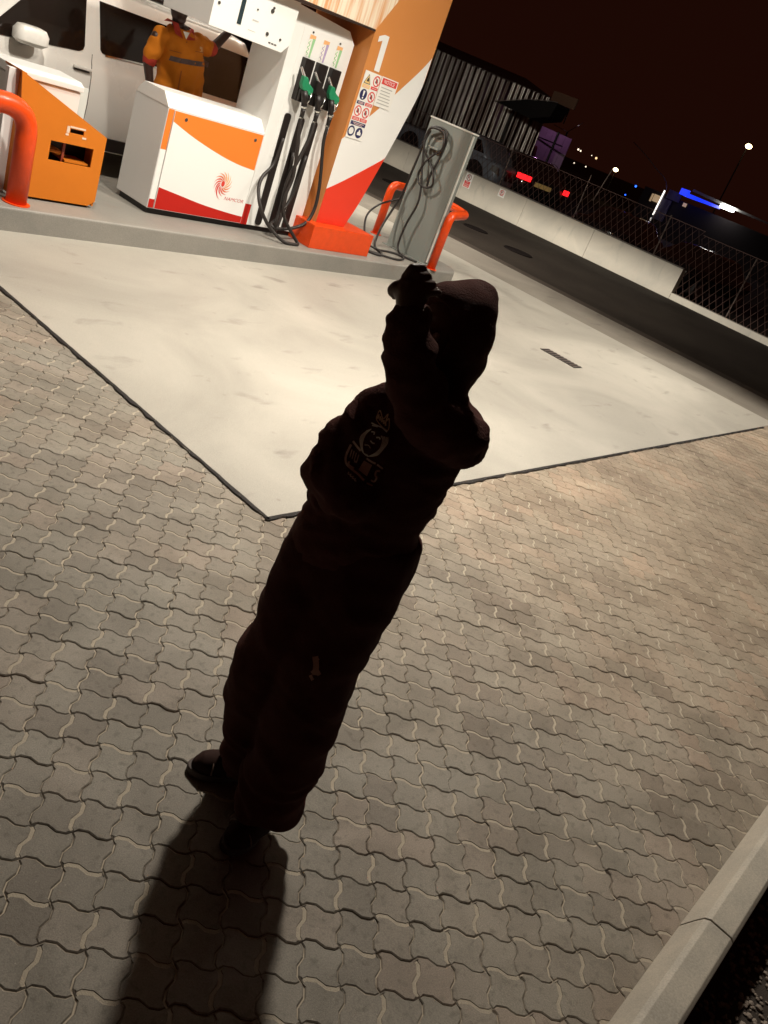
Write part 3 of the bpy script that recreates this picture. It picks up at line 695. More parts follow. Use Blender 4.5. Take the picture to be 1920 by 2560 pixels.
# ================================================================== guard rails
def round_path(pts, r=.1, n=6):
    P = [Vector(p) for p in pts]; out = [P[0]]
    for i in range(1, len(P) - 1):
        a = (P[i - 1] - P[i]); b = (P[i + 1] - P[i]); rr = min(r, a.length * .45, b.length * .45)
        p0 = P[i] + a.normalized() * rr; p2 = P[i] + b.normalized() * rr
        for k in range(n + 1):
            t = k / n; out.append(p0 * (1 - t) ** 2 + P[i] * 2 * t * (1 - t) + p2 * t * t)
    return out + [P[-1]]
gp = round_path([(8.42, 6.11, K), (8.42, 6.11, .82), (9.12, 6.40, .82), (9.34, 6.8, .82), (9.14, 7.33, .82), (8.69, 7.33, .82), (8.69, 7.33, K)], .11)
g1 = thing('guard_rail', 'orange red bent pipe guard rail around the grey post at the island end', 'guard rail', (8.7, 6.7, K))
tube('pipe', gp, .052, m_guard, g1, segs=16)
for p in ((8.42, 6.11), (8.69, 7.33)): cyl('foot_flange', (*p, K), (*p, K + .008), .075, m_guard, g1, 18)
cn_ = thing('leaning_stick', 'dark red stick leaning behind the grey service post', 'stick', (8.9, 6.55, K))
tube('shaft', [(8.72, 6.42, K), (8.86, 6.50, .52)], [.014, .03], mat('dark_red_paint', (.16, .02, .012), .5), cn_)
tube('white_pipe', [(8.86, 6.50, .52), (8.9, 6.52, .58), (9.02, 6.56, .62)], .014, m_white, cn_, spline=4)
gl_ = round_path([(3.31, 6.20, K), (3.31, 6.20, .86), (2.1, 6.20, .86), (2.1, 6.20, K)], .2, 9)
g2 = thing('guard_rail', 'thick orange red hoop guard rail at the left edge of the picture', 'guard rail', (2.7, 6.2, K))
tube('pipe', gl_, .075, m_guard, g2, segs=20)
for p in ((3.31, 6.20), (2.1, 6.20)): cyl('foot_flange', (*p, K), (*p, K + .008), .1, m_guard, g2, 18)

# ================================================================== orange bin stand and white bin
bs = thing('bin_stand', 'orange sheet metal bin stand with slanted top and cut out slots', 'bin stand', (3.7, 6.5, K))
out = [(3.44, .2), (3.985, .2), (4.045, .235), (4.045, .75), (3.29, 1.075), (3.42, .5)]
out = [(3.44, .2), (3.99, .2), (4.05, .24), (4.05, .75), (3.30, 1.07), (3.32, .9)]
def holed(name, outer, holes, t, m, parent, th=.012):
    bm = bmesh.new(); es = []
    for loop in [outer] + holes:
        vs = [bm.verts.new((s, t, z)) for s, z in loop]
        for i in range(len(vs)): es.append(bm.edges.new((vs[i], vs[(i + 1) % len(vs)])))
    bmesh.ops.triangle_fill(bm, edges=es, use_beauty=True)
    r = bmesh.ops.extrude_face_region(bm, geom=list(bm.faces))
    for v in [g for g in r['geom'] if isinstance(g, bmesh.types.BMVert)]: v.co.y += th
    return ob(name, from_bm(name, bm, [m]), parent)
holed('front_sheet', out, [rect(3.595, 3.955, .50, .645), rect(3.735, 3.85, .728, .76)], 6.365, m_box_orange, bs)
prism('side_sheet', [(6.377, .2), (6.62, .2), (6.62, .75), (6.377, .75)], 'x', 4.03, 4.046, m_box_orange, bs)
prism('side_sheet', [(6.377, .2), (6.62, .2), (6.62, 1.06), (6.377, 1.06)], 'x', 3.33, 3.345, m_box_orange, bs)
prism('sloped_top', [(3.30, 1.06), (4.045, .737), (4.045, .75), (3.30, 1.072)], 'y', 6.378, 6.62, m_box_orange, bs)
prism('inner_shelf', rect(3.60, 3.74, .545, .565), 'y', 6.44, 6.60, m_box_orange, bs); prism('inner_post', rect(3.735, 3.755, .3, .66), 'y', 6.43, 6.45, mat('dull_red_paint', (.3, .05, .02), .5), bs)
prism('inner_shelf', rect(3.75, 3.95, .50, .515), 'y', 6.40, 6.60, m_box_orange, bs)
prism('back_sheet', rect(3.35, 4.03, .2, .76), 'y', 6.60, 6.62, m_black, bs)
m_tape = mat('tape_residue', (.75, .55, .42), .7, var=.4, scale=60)
for q in (rect(3.705, 3.728, .725, .775), rect(3.73, 3.86, .766, .779), rect(3.70, 3.725, .705, .72), rect(3.84, 3.875, .702, .716)): flat('tape_mark', q, 'y', 6.3645, m_tape, bs)
wb = thing('waste_bin', 'white lidded bin behind the orange bin stand', 'bin', (3.7, 6.9, K))
box('bin_body', 3.36, 3.93, 6.64, 7.05, K, .99, m_white2, wb, bev=.01)
prism('bin_lid', [(6.62, .995), (6.62, 1.035), (6.68, 1.06), (7.02, 1.06), (7.07, 1.035), (7.07, .995)], 'x', 3.345, 3.94, m_white2, wb, bev=.006)
box('side_flange', 3.945, 4.05, 6.74, 6.755, K, 1.02, mat('pale_blue_grey', (.55, .57, .54), .5, var=.04), wb, bev=.002)
box('corner_post', 3.25, 3.33, 6.45, 6.50, K, 1.06, m_white2, wb, bev=.003)

# ================================================================== canopy over the forecourt (above the picture)
m_can = mat('canopy_soffit', (.72, .70, .66), .6, var=.05)
can = thing('canopy', 'forecourt canopy roof carried by the pillar, above the picture', 'canopy', (6.2, 6.5, 4.8))
box('soffit', 0.8, 10.2, 2.0, 11.2, 4.84, 5.05, m_can, can, bev=0)
box('fascia', 10.2, 10.26, 1.94, 11.26, 4.2, 5.2, m_white, can, bev=0); box('fascia', .74, .8, 1.94, 11.26, 4.6, 5.2, m_white, can, bev=0)
box('fascia', .8, 10.2, 1.94, 2.0, 4.6, 5.2, m_white, can, bev=0); box('fascia', .8, 10.2, 11.2, 11.26, 4.6, 5.2, m_white, can, bev=0)
LAMP_LABELS = ['canopy light over the slab corner nearest the camera', 'long canopy light at the canopy edge, near lane', 'long canopy light at the canopy edge, far lane', 'square canopy light over the far lane, tilted towards the fence', 'small added light over the lane, tilted to brighten the pump', 'small added light over the lane, tilted to brighten the waiting car']
for (s, t, z, w, a, b, sp, ti), lab in zip(LAMPS, LAMP_LABELS):
    cl = thing('canopy_light', lab, 'light', (s, t, z), group='canopy lights')
    box('housing', s - a / 2 - .05, s + a / 2 + .05, t - b / 2 - .05, t + b / 2 + .05, z + .03, z + .045, m_white, cl, bev=0)
    L = bpy.data.lights.new('canopy_lamp', 'AREA'); L.shape = 'RECTANGLE'; L.size = a; L.size_y = b; L.energy = w; L.color = LAMP_COL; L.spread = math.radians(sp)
    lo = bpy.data.objects.new('lamp', L); COL.objects.link(lo); lo.location = (s, t, z - .06); lo.rotation_euler = (0, -math.radians(ti), 0) if lab not in LAMP_LABELS[4:] else (math.radians(32 if lab == LAMP_LABELS[4] else 42), 0, 0)

# ================================================================== boundary wall, fence and signs on it
SW = 18.70
bw = thing('boundary_wall', 'low pale concrete boundary wall below the mesh fence', 'wall', (SW + .1, 12, 0))
box('wall_block', SW, SW + .2, 7.22, 9.58, -.1, .66, m_wall, bw, bev=.006)
for a0, a1 in ((9.586, 11.6), (11.606, 13.6), (13.606, 15.6), (15.606, 17.6), (17.606, 19.6), (19.606, 24)):
    box('wall_block', SW, SW + .2, a0, a1, -.1, .66, m_wall, bw, bev=.006)
for a0, a1 in ((-2., 1.5), (1.506, 4.4), (4.406, 7.214)):
    box('wall_footing', SW + .0, SW + .2, a0, a1, -.1, .13, m_wall, bw, bev=.006)
box('wall_coping', SW - .005, SW + .205, 7.215, 24, .661, .682, mat('coping_dark', (.16, .14, .12), .7), bw, bev=.003)
m_wire = mat('fence_wire', (.13, .075, .062), .6, metal=.2, var=.3)
m_postd = mat('fence_post', (.16, .12, .10), .6, metal=.3, var=.2)
fe = thing('mesh_fence', 'brown diamond mesh fence on leaning posts above the boundary wall', 'fence', (SW + .1, 10, .66))
def diamond(name, t0, t1, z0, z1, pitch=.165, slope=1.7, r=.005):
    vs, fs = [], []; h = z1 - z0; run = h / slope
    k = t0 - run
    while k < t1 + run:
        for sg_ in (1, -1):
            a = [k, z0]; b = [k + run, z1] if sg_ > 0 else [k + run, z0]
            if sg_ < 0: a = [k, z1]
            # clip in t
            def cut(p, q):
                p = list(p); q = list(q)
                for lim, sgn in ((t0, 1), (t1, -1)):
                    if (p[0] - lim) * sgn < 0 and (q[0] - lim) * sgn < 0: return None
                    if (p[0] - lim) * sgn < 0: u = (lim - p[0]) / (q[0] - p[0]); p = [lim, p[1] + u * (q[1] - p[1])]
                    if (q[0] - lim) * sgn < 0: u = (lim - p[0]) / (q[0] - p[0]); q = [lim, p[1] + u * (q[1] - p[1])]
                return p, q
            c = cut(a, b)
            if c and abs(c[0][0] - c[1][0]) > .01:
                v, f = tube_data([(SW + .1 + (.006 if sg_ > 0 else -.006), *c[0]), (SW + .1 + (.006 if sg_ > 0 else -.006), *c[1])], r, 4, False)
                o = len(vs); vs += v; fs += [tuple(i + o for i in q) for q in f]
        k += pitch
    return ob(name, mesh_from(name, vs, fs, [m_wire]), fe, kind='stuff')
diamond('wire_mesh', 7.2, 23, .69, 1.52)
diamond('wire_mesh', -1.5, 7.2, .14, 1.44)
for t, z0, z1, le in ((5.92, .1, 1.42, .0), (8.06, .66, 1.56, .0), (10.3, .66, 1.68, .0), (12.6, .66, 1.56, .02), (15., .66, 1.56, 0), (17.3, .66, 1.56, 0), (3.6, .1, 1.42, 0), (1.4, .1, 1.42, 0)):
    cyl('post', (SW + .13, t, z0), (SW + .13 + le, t + .02, z1), .015, m_postd, fe, 10)
cyl('post', (SW + .2, 10.05, 1.2), (SW + .2, 9.92, 1.95), .015, m_postd, fe, 10)
for t0, t1, z in ((7.2, 23, 1.52), (-1.5, 7.2, 1.44)): cyl('top_wire', (SW + .1, t0, z), (SW + .1, t1, z), .007, m_wire, fe, 6)
def no_parking(label, t0, t1, z0, z1, red):
    n = thing('no_parking_sign', label, 'sign', (SW, (t0 + t1) / 2, z0))
    flat('plate', rect(t1, t0, z0, z1), 'x', SW - .002, m_paper, n, thick=.004)
    w = t0 - t1; c = (t0 + t1) / 2; r = w * .33; cz = z1 - r * 1.25; X_ = SW - .008
    ring_plate('ban_ring', c, cz, r * .78, r, 'x', X_, mat('dull_maroon', (.22, .04, .035), .5) if red else m_sred, n)
    text('letter_p', 'P', r * 1.7, m_ink, 'x', c + r * .42, cz - r * .6, X_ - .001, n)
    flat('ban_bar', [(c + r * .62, cz + r * .5), (c + r * .5, cz + r * .62), (c - r * .62, cz - r * .5), (c - r * .5, cz - r * .62)], 'x', X_ - .002, m_sred, n)
    if red:
        flat('red_block', rect(t1 + w * .12, t0 - w * .12, z0 + .015, cz - r * 1.15), 'x', X_, m_sred, n)
        text('lettering', 'NO', .05, m_paper, 'x', c + .035, z0 + .125, X_ - .002, n); text('lettering', 'PARKING', .04, m_paper, 'x', t0 - w * .17, z0 + .075, X_ - .002, n, width=w * .66)
        for i in range(2): flat('text_line', rect(t1 + w * .2, t0 - w * .2, z0 + .03 + .02 * i, z0 + .04 + .02 * i), 'x', X_ - .002, m_pale, n)
    else:
        text('lettering', 'NO', .028, m_ink, 'x', c + .02, z0 + .055, X_, n); text('lettering', 'PARKING', .025, m_ink, 'x', t0 - w * .18, z0 + .03, X_, n, width=w * .64)
no_parking('white no parking sign with a red lower half on the boundary wall', 13.57, 13.335, .29, .64, True)
no_parking('small plain white no parking sign on the boundary wall', 12.45, 12.25, .435, .62, False)

# ================================================================== cars
def rounded_plan(x0, x1, w, r, n=5):
    r = min(r, w * .95, (x1 - x0) / 2.1); out = []
    for cx, cy, a in ((x1 - r, w - r, 0), (x0 + r, w - r, 90), (x0 + r, -w + r, 180), (x1 - r, -w + r, 270)):
        for i in range(n + 1):
            t = math.radians(a + 90 * i / n); out.append((cx + r * math.cos(t), cy + r * math.sin(t)))
    return out
def shell(name, levels, m, parent):
    vs, fs = [], []; n = None
    for z, x0, x1, w, r in levels:
        P = rounded_plan(x0, x1, w, r); n = len(P); vs += [(x, y, z) for x, y in P]
    for i in range(len(levels) - 1):
        for k in range(n): fs.append((i * n + k, i * n + (k + 1) % n, (i + 1) * n + (k + 1) % n, (i + 1) * n + k))
    fs.append(tuple((len(levels) - 1) * n + k for k in range(n))); fs.append(tuple(range(n))[::-1])
    me = mesh_from(name, vs, fs, [m], smooth=True)
    o = ob(name, me, parent); bv = o.modifiers.new('b', 'BEVEL'); bv.width = .02; bv.segments = 2; bv.limit_method = 'ANGLE'; bv.angle_limit = math.radians(40)
    return o
def car_wheel(parent, x, y, r, m_rim):
    w = ob('wheel', from_bm('wheel', join_bms([bm_cyl((x, y - .1, r), (x, y + .1, r), r, None, 28)]), [m_rubber]), parent)
    s_ = -1 if y < 0 else 1
    cyl('rim', (x, y + s_ * .1, r), (x, y + s_ * .106, r), r * .62, m_rim, w, 20)
    return w
def side_plate(name, poly, yfun, m, parent, sgn=-1, off=.006):
    vs = [(x, sgn * (yfun(z) + off), z) for x, z in poly] + [(x, sgn * (yfun(z) - .01), z) for x, z in poly]; n = len(poly)
    fs = [tuple(range(n)), tuple(range(2 * n - 1, n - 1, -1))] + [(i, n + i, n + (i + 1) % n, (i + 1) % n) for i in range(n)]
    bm = bmesh.new(); V_ = [bm.verts.new(v) for v in vs]
    for f in fs: bm.faces.new([V_[i] for i in f])
    return ob(name, from_bm(name, bm, [m]), parent)
m_carwhite = mat('white_car_paint', (.80, .77, .72), .28, var=.03, scale=1.5, coat=.5)
m_chrome = mat('chrome', (.8, .8, .78), .12, metal=1, var=0)
m_seam = mat('door_gap', (.10, .085, .075), .7, var=0)
wc = thing('parked_car', 'white car with dark windows waiting behind the fuel pump', 'car', (4.75, 8.93, 0), local=True)
shell('body', [(.30, -2.15, 2.2, .84, .35), (.42, -2.28, 2.28, .895, .4), (.72, -2.33, 2.3, .925, .45), (.95, -2.27, 2.3, .91, .45), (1.06, -2.15, 2.29, .885, .45), (1.09, -1.15, 2.27, .87, .4), (1.13, -1.08, 2.27, .865, .35), (1.60, -.52, 2.13, .735, .3), (1.70, -.40, 2.05, .68, .28), (1.735, -.25, 1.9, .55, .25)], m_carwhite, wc)
yg = lambda z: .885 - (z - 1.06) * .27
side_plate('front_window', [(-.95, 1.075), (-.07, 1.145), (-.03, 1.165), (-.015, 1.20), (-.015, 1.575), (-.40, 1.575), (-.46, 1.56), (-.90, 1.13)], yg, m_glass, wc)
side_plate('rear_window', [(.15, 1.21), (.17, 1.185), (.21, 1.18), (.90, 1.225), (.90, 1.60), (.12, 1.60)], yg, m_glass, wc)
side_plate('quarter_window', [(.93, 1.12), (2.02, 1.12), (1.95, 1.58), (.93, 1.60)], yg, m_glass, wc)
side_plate('window_trim', [(.20, 1.168), (.90, 1.213), (.90, 1.227), (.20, 1.182)], yg, m_chrome, wc, off=.009)
LV = [(.30, .84), (.42, .895), (.72, .925), (.95, .91), (1.06, .885), (1.09, .87), (1.13, .865), (1.60, .735)]
y_body = lambda z: curve_at(LV, z)
yb = lambda z: .91 + .02 * math.sin((z - .45) / .55 * math.pi) if z < 1.0 else .885 + (1.06 - z) * .4
for xs in (.065, 1.0): side_plate('door_gap', [(xs, z) for z in (.42, .57, .72, .95, 1.06, 1.09, 1.15)] + [(xs + .007, z) for z in (1.15, 1.09, 1.06, .95, .72, .57, .42)], y_body, m_seam, wc, off=.002)
hd = ob('door_handle', from_bm('door_handle', bm_box(-.13, .05, -.945, -.905, 1.005, 1.035, .012), [m_carwhite]), wc); box('handle_gap', -.11, .04, -.915, -.90, .988, 1.004, m_seam, hd, bev=0)
mr = shell('door_mirror', [(1.10, -.86, -.64, .05, .04), (1.13, -.90, -.60, .085, .07), (1.20, -.90, -.60, .09, .07), (1.245, -.87, -.63, .075, .06), (1.255, -.82, -.68, .04, .03)], m_carwhite, wc); mr.location = (.13, -1.02, -.015)
box('mirror_foot', -.67, -.59, -.97, -.86, 1.07, 1.10, m_black, wc)
for y in (-.86, .86):
    for x in (-1.42, 1.42): car_wheel(wc, x, y, .36, m_silver)
    for x in (-1.42, 1.42): side_plate('wheel_arch', circle(x, .40, .43, 20)[0:11], lambda z: .90, m_seam, wc, sgn=-1 if y < 0 else 1, off=.03)
box('sill_trim', -1.0, 1.0, -.93, -.88, .33, .45, m_black, wc)
for s_ in (-1, 1): tube('roof_rail', [(-.2, s_ * .60, 1.73), (0, s_ * .61, 1.775), (1.5, s_ * .61, 1.775), (1.75, s_ * .6, 1.73)], .015, m_black, wc, spline=4)

m_carsilver = mat('silver_blue_paint', (.24, .27, .31), .35, metal=.3, var=.06, scale=2)
sv = thing('pickup_truck', 'silver blue pickup parked behind the mesh fence by the grey post', 'pickup truck', (21.9, 16.3, 0), local=True, rz=math.radians(90))
# local -x = front, which points towards -t after the turn
shell('body', [(.38, -1.95, 2.25, .78, .25), (.6, -2.05, 2.3, .84, .3), (.95, -2.0, 2.3, .83, .3), (1.02, -1.9, 2.28, .80, .25)], m_carsilver, sv)
shell('cab', [(1.0, -1.55, .25, .80, .25), (1.1, -1.45, .22, .79, .22), (1.45, -1.0, .12, .68, .2), (1.50, -.9, .05, .6, .2)], m_carsilver, sv)
for sg_ in (-1, 1):
    side_plate('side_window', [(-1.28, 1.1), (-.42, 1.1), (-.46, 1.40), (-.98, 1.40)], lambda z: .79 - (z - 1.1) * .31, m_glass, sv, sgn=sg_, off=.01)
    for x in (-1.15, 1.4):
        side_plate('wheel_arch', circle(x, .48, .40, 24), lambda z: .835, m_black, sv, sgn=sg_, off=.012); car_wheel(sv, x, sg_ * .74, .34, m_steel)
    side_plate('headlight', [(-2.02, .74), (-1.70, .78), (-1.72, .93), (-1.95, .92)], lambda z: .80, mat('lamp_glass', (.55, .55, .52), .08, metal=.6, var=.3, scale=20), sv, sgn=sg_, off=.04)
box('grille', -2.07, -2.0, -.5, .5, .65, .9, m_black, sv)
box('bed_floor', .3, 2.2, -.7, .7, 1.0, 1.03, m_black, sv)

m_cardark = mat('black_car_paint', (.012, .010, .010), .12, var=0, coat=.6)
dc = thing('parked_car', 'dark car with lit red tail lights behind the mesh fence', 'car', (23.6, 15.0, 0), local=True, rz=math.radians(231))
# rear faces -x here turned towards the fence
shell('body', [(.3, -2.0, 2.0, .8, .4), (.5, -2.12, 2.1, .86, .45), (.85, -2.15, 2.1, .88, .45), (1.02, -2.05, 2.0, .84, .4), (1.05, -1.7, 1.0, .82, .35), (1.40, -1.05, .35, .66, .3), (1.48, -.85, .1, .55, .3)], m_cardark, dc)
m_tail = mat('tail_light', (.5, .01, .01), .3, var=0, emit=(1., .012, .016), estr=2.2)
for sg_ in (-1, 1): side_plate('side_window', [(-1.35, 1.08), (.55, 1.08), (.2, 1.36), (-1.0, 1.36)], lambda z: .82 - (z - 1.05) * .45, m_glass, dc, sgn=sg_, off=.01)
dc.rotation_euler[2] = math.radians(50); dc.location = (23.75, 15.2, 0)
for y0, y1 in ((-.82, -.66), (.40, .84)): 
    ob('tail_light', from_bm('tail_light', bm_box(-2.175, -2.07, y0, y1, .86, 1.0, .02), [m_tail]), dc)
box('number_plate', -2.17, -2.15, -.26, .26, .80, .92, mat('yellow_plate', (.5, .36, .12), .5, emit=(.5, .3, .1), estr=.12), dc)  # faint glow put into the plate's own material, though it is no lamp
for x in (-1.25, 1.3):
    for y in (-.8, .8): car_wheel(dc, x, y, .31, m_steel)
tube('roof_shine_tube', [(1.0, .80, 1.09), (.4, .66, 1.42), (-.2, .64, 1.485), (-.85, .63, 1.46), (-1.5, .74, 1.17), (-1.75, .8, 1.06)], .008, m_chrome, dc, spline=5)  # chrome tubes added to draw the shine along the roofline
tube('roof_shine_tube', [(1.0, -.80, 1.09), (.4, -.66, 1.42), (-.2, -.64, 1.485), (-.85, -.63, 1.46), (-1.5, -.74, 1.17), (-1.75, -.8, 1.06)], .008, m_chrome, dc, spline=5)

def low_car(loc, rz, label):
    d = thing('parked_car', label, 'car', loc, local=True, rz=rz, group='dark cars behind the fence')
    shell('body', [(.3, -1.9, 1.9, .78, .4), (.5, -2.0, 2.0, .84, .45), (.72, -2.0, 2.0, .85, .45), (.80, -1.9, 1.9, .8, .4), (.82, -1.1, 1.5, .78, .35), (1.15, -.5, 1.05, .62, .3), (1.2, -.35, .9, .5, .3)], m_cardark, d)
    for x in (-1.95, -1.93):
        pass
    for y in (-.6, .6): box('headlight', -1.99, -1.90, y - .14, y + .14, .60, .68, m_chrome, d, bev=.02)
    tube('bumper_strip', [(-1.7, -.82, .66), (-1.95, -.6, .66), (-2.0, 0, .66), (-1.95, .6, .66), (-1.7, .82, .66)], .012, m_chrome, d, spline=4)
    for x in (-1.2, 1.2):
        for y in (-.78, .78): car_wheel(d, x, y, .3, m_steel)
    return d
low_car((22.7, 10.9, -.1), math.radians(8), 'black car nose to the fence, left of the two')
low_car((22.7, 8.4, -.14), math.radians(-6), 'black car nose to the fence, right of the two')

# ================================================================== sheds beyond the fence
m_corr = mat('corrugated_sheet', (.3, .29, .28), .3, metal=1., var=0)
n_, l_, b_ = nodes_of(m_corr); tcc = n_.new('ShaderNodeTexCoord'); mpc = n_.new('ShaderNodeMapping'); mpc.inputs['Scale'].default_value = (4, 4, .25); l_.new(tcc.outputs['Object'], mpc.inputs[0])
nc = n_.new('ShaderNodeTexNoise'); nc.inputs['Scale'].default_value = 1.3; nc.inputs['Detail'].default_value = 4; l_.new(mpc.outputs[0], nc.inputs['Vector'])
rcc = n_.new('ShaderNodeValToRGB'); rcc.color_ramp.elements[0].position = .42; rcc.color_ramp.elements[0].color = (.085, .062, .052, 1); rcc.color_ramp.elements[1].position = .66; rcc.color_ramp.elements[1].color = (.46, .43, .39, 1)  # bright streaks of reflected lamp light painted into the sheet colour
l_.new(nc.outputs['Fac'], rcc.inputs[0]); l_.new(rcc.outputs[0], b_.inputs['Base Color'])
sh = thing('corrugated_shed', 'tall shed wall of shiny corrugated metal sheets beyond the fence', 'shed', (26, 20, 0))
A_, B_ = Vector((23.4, 22.2, 0)), Vector((28.0, 18.0, 0)); dd = (B_ - A_); LW = dd.length; dd.normalize(); nn = Vector((dd.y, -dd.x, 0)) * 1
if nn.x > 0: nn = -nn
PER = .19; nsh = 8; srnd = random.Random(5)
for k in range(nsh):
    a0, a1 = LW * k / nsh + .002, LW * (k + 1) / nsh + .03; n = int((a1 - a0) / PER * 10); vs, fs = [], []
    hh = 3.32 + srnd.uniform(-.02, .03); tw = srnd.gauss(0, .018); tz = [-.05, .01, -.03, .03, .06, .05, .0, .055][k]
    for i in range(n + 1):
        u = a0 + (a1 - a0) * i / n
        off = .022 * math.sin(2 * math.pi * u / PER) + tw * (u - a0) + .002 * (k % 2)
        for z in (0, 1.1, 2.2, hh):
            p = A_ + dd * u + nn * (off - tz * (z - 1.7) + .004 * mnoise.noise(Vector((u * 2, z * .3, 1)))); vs.append((p.x, p.y, z))
    for i in range(n):
        for q in range(3): fs.append((4 * i + q, 4 * i + 4 + q, 4 * i + 5 + q, 4 * i + 1 + q))
    ob('metal_sheet', mesh_from('metal_sheet', vs, fs, [m_corr], smooth=True), sh)
roofp = [A_ + nn * -.1, B_ + nn * -.1, B_ - nn * 5, A_ - nn * 5]
rv = [(p.x, p.y, 3.3 + (.0 if i < 2 else .5)) for i, p in enumerate(roofp)]; rv += [(x, y, z + .06) for x, y, z in rv]
ob('roof', mesh_from('roof', rv, [(3, 2, 1, 0), (4, 5, 6, 7), (0, 1, 5, 4), (1, 2, 6, 5), (2, 3, 7, 6), (3, 0, 4, 7)], [mat('rusty_roof', (.05, .03, .025), .7)]), sh)
pw = thing('board_shed', 'dim purple lit board wall right of the corrugated shed', 'shed', (31, 19.5, 0))
m_board = mat('purple_grey_boards', (.30, .24, .26), .7, var=.3, scale=5)
for k in range(6):
    u = k * .27
    a = Vector((31.4, 20.45, 0)) + Vector((.25, -.97, 0)) * u; b = a + Vector((.25, -.97, 0)) * .262
    vs = [(a.x, a.y, 0), (b.x, b.y, 0), (b.x, b.y, 2.5 - .01 * k), (a.x, a.y, 2.5 - .01 * k)]; vs += [(x + .03, y, z) for x, y, z in vs]
    ob('board', mesh_from('board', vs, [(0, 1, 2, 3), (7, 6, 5, 4), (0, 4, 5, 1), (1, 5, 6, 2), (2, 6, 7, 3), (3, 7, 4, 0)], [m_board]), pw)
box('rail', 31.36, 31.38, 18.9, 20.4, 2.05, 2.1, m_black, pw, bev=0)
PL = bpy.data.lights.new('purple_lamp', 'POINT'); PL.energy = 24; PL.color = (.75, .35, .8); PL.shadow_soft_size = .1
plo = bpy.data.objects.new('lamp', PL); COL.objects.link(plo); plo.location = (30.2, 19.2, 2.9)
# dark lean-to roof in front of the shed and a dim board on it
lr = thing('lean_to_roof', 'black pitched lean-to roof with a thin shiny edge before the shed', 'roof', (26, 17, 0))
m_dark = mat('matt_black_roof', (.010, .008, .007), .6, var=.2)
prism('roof_slab', [(18.62, 2.55), (18.35, 2.60), (17.36, 2.94), (16.44, 3.13), (16.2, 3.15), (16.3, 2.7), (17.02, 2.45)], 'x', 25.6, 26.4, m_dark, lr)
tube('roof_edge', [(25.58, 18.62, 2.56), (25.58, 18.35, 2.61), (25.58, 17.36, 2.95), (25.58, 16.44, 3.14), (25.58, 16.2, 3.16)], .012, m_steel, lr, spline=3)
for t in (18.0, 16.0): cyl('prop', (26, t, 0), (26, t, 2.4), .04, m_dark, lr, 8)
bd = thing('sign_board', 'dim brown board standing above the black lean-to roof', 'board', (27, 16.8, 3.1))
box('panel', 27, 27.06, 16.42, 17.42, 3.20, 3.54, mat('brown_board', (.22, .12, .07), .7), bd); 
for t in (16.6, 17.2): cyl('leg', (27.03, t, 2.7), (27.03, t, 3.2), .02, m_dark, bd, 8)

# ================================================================== far lights
m_pole = mat('lamp_pole', (.25, .23, .21), .5, metal=.5, var=.2)
def glow(name, rgb, s): return mat(name, (.5, .5, .5), .5, var=0, emit=rgb, estr=s)
def street_lamp(label, s, t, z, r, em, pole=True):
    L_ = thing('street_lamp', label, 'street lamp', (s, t, 0))
    tube('pole', [(s + .6, t + .3, -2), (s + .6, t + .3, z - .3), (s + .4, t + .2, z), (s, t, z + .05)], .05, mat('dark_pole', (.01, .008, .007), .7), L_, spline=4, segs=8)
    bm = bmesh.new(); bmesh.ops.create_uvsphere(bm, u_segments=14, v_segments=8, radius=r)
    for v in bm.verts: v.co = Vector((s, t, z)) + Vector((v.co.x, v.co.y, v.co.z * .7))
    ob('lamp_head', from_bm('lamp_head', bm, [em], True), L_)
street_lamp('lit street lamp left of the blue lit building', 60, 31.24, 2.14, .19, glow('lamp_warm', (1, .72, .38), 9))
street_lamp('lit street lamp high at the right above the blue lit building', 60, 23.05, 6.37, .22, glow('lamp_warm', (1, .72, .38), 9))
vl = thing('street_lamp', 'unlit street lamp with two arms in a V behind the black roof', 'street lamp', (36, 21.7, 0))
cyl('pole', (36, 21.74, -1), (36, 21.74, 2.73), .04, m_dark, vl, 8)
for q in ((22.56, 2.8), (21.17, 3.31)): tube('arm', [(36, 21.74, 2.73), (36, q[0], q[1])], .018, m_silver, vl, segs=8)
tl = thing('street_lamp', 'tall curved pole beside the lit white tube near the blue building', 'street lamp', (45, 20.27, 0))
tube('pole', [(45, 20.27, 0), (45, 20.27, 2.2), (45, 21.41, 2.91), (45, 22.3, 3.32), (45, 23.14, 3.64)], .022, m_pole, tl, spline=5, segs=8)
lt = thing('tube_light', 'upright white light tube on the dark building', 'light', (44.9, 20.25, .75))
cyl('tube', (44.9, 20.25, .76), (44.9, 20.24, 2.05), .035, glow('tube_white', (1, .93, .86), 2.2), lt, 10); cyl('tube_end', (44.9, 20.26, .45), (44.9, 20.26, .6), .03, glow('tube_dim', (1, .93, .86), .8), lt, 8)
bb = thing('blue_building', 'far dark building with a blue lit roof edge', 'building', (47, 17.5, 0))
m_bdark = mat('dark_render', (.02, .014, .014), .8, var=.2); m_bwall = mat('blue_grey_render', (.10, .085, .13), .8, var=.2)
box('wall', 45.4, 52, 13, 20.7, -1, 1.9, m_bdark, bb, bev=0)
box('side_wall', 45.3, 45.38, 19.8, 20.42, .6, 1.7, m_bwall, bb, bev=0); box('side_wall', 45.3, 45.38, 19.45, 20.2, 1.75, 2.2, m_bwall, bb, bev=0)
prism('blue_edge_strip', [(19.49, 2.16), (19.08, 2.14), (17.2, 2.20), (17.2, 2.32), (19.05, 2.34), (19.05, 2.48), (19.49, 2.46)], 'x', 45.0, 45.2, glow('blue_led', (.0, .035, 1.), 1.1), bb)
prism('roof_edge', [(18.9, 2.50), (17.2, 2.42), (14.5, 2.38), (14.5, 2.46), (17.2, 2.55), (18.9, 2.62)], 'x', 45.05, 45.3, mat('pale_trim', (.4, .4, .38), .5), bb)
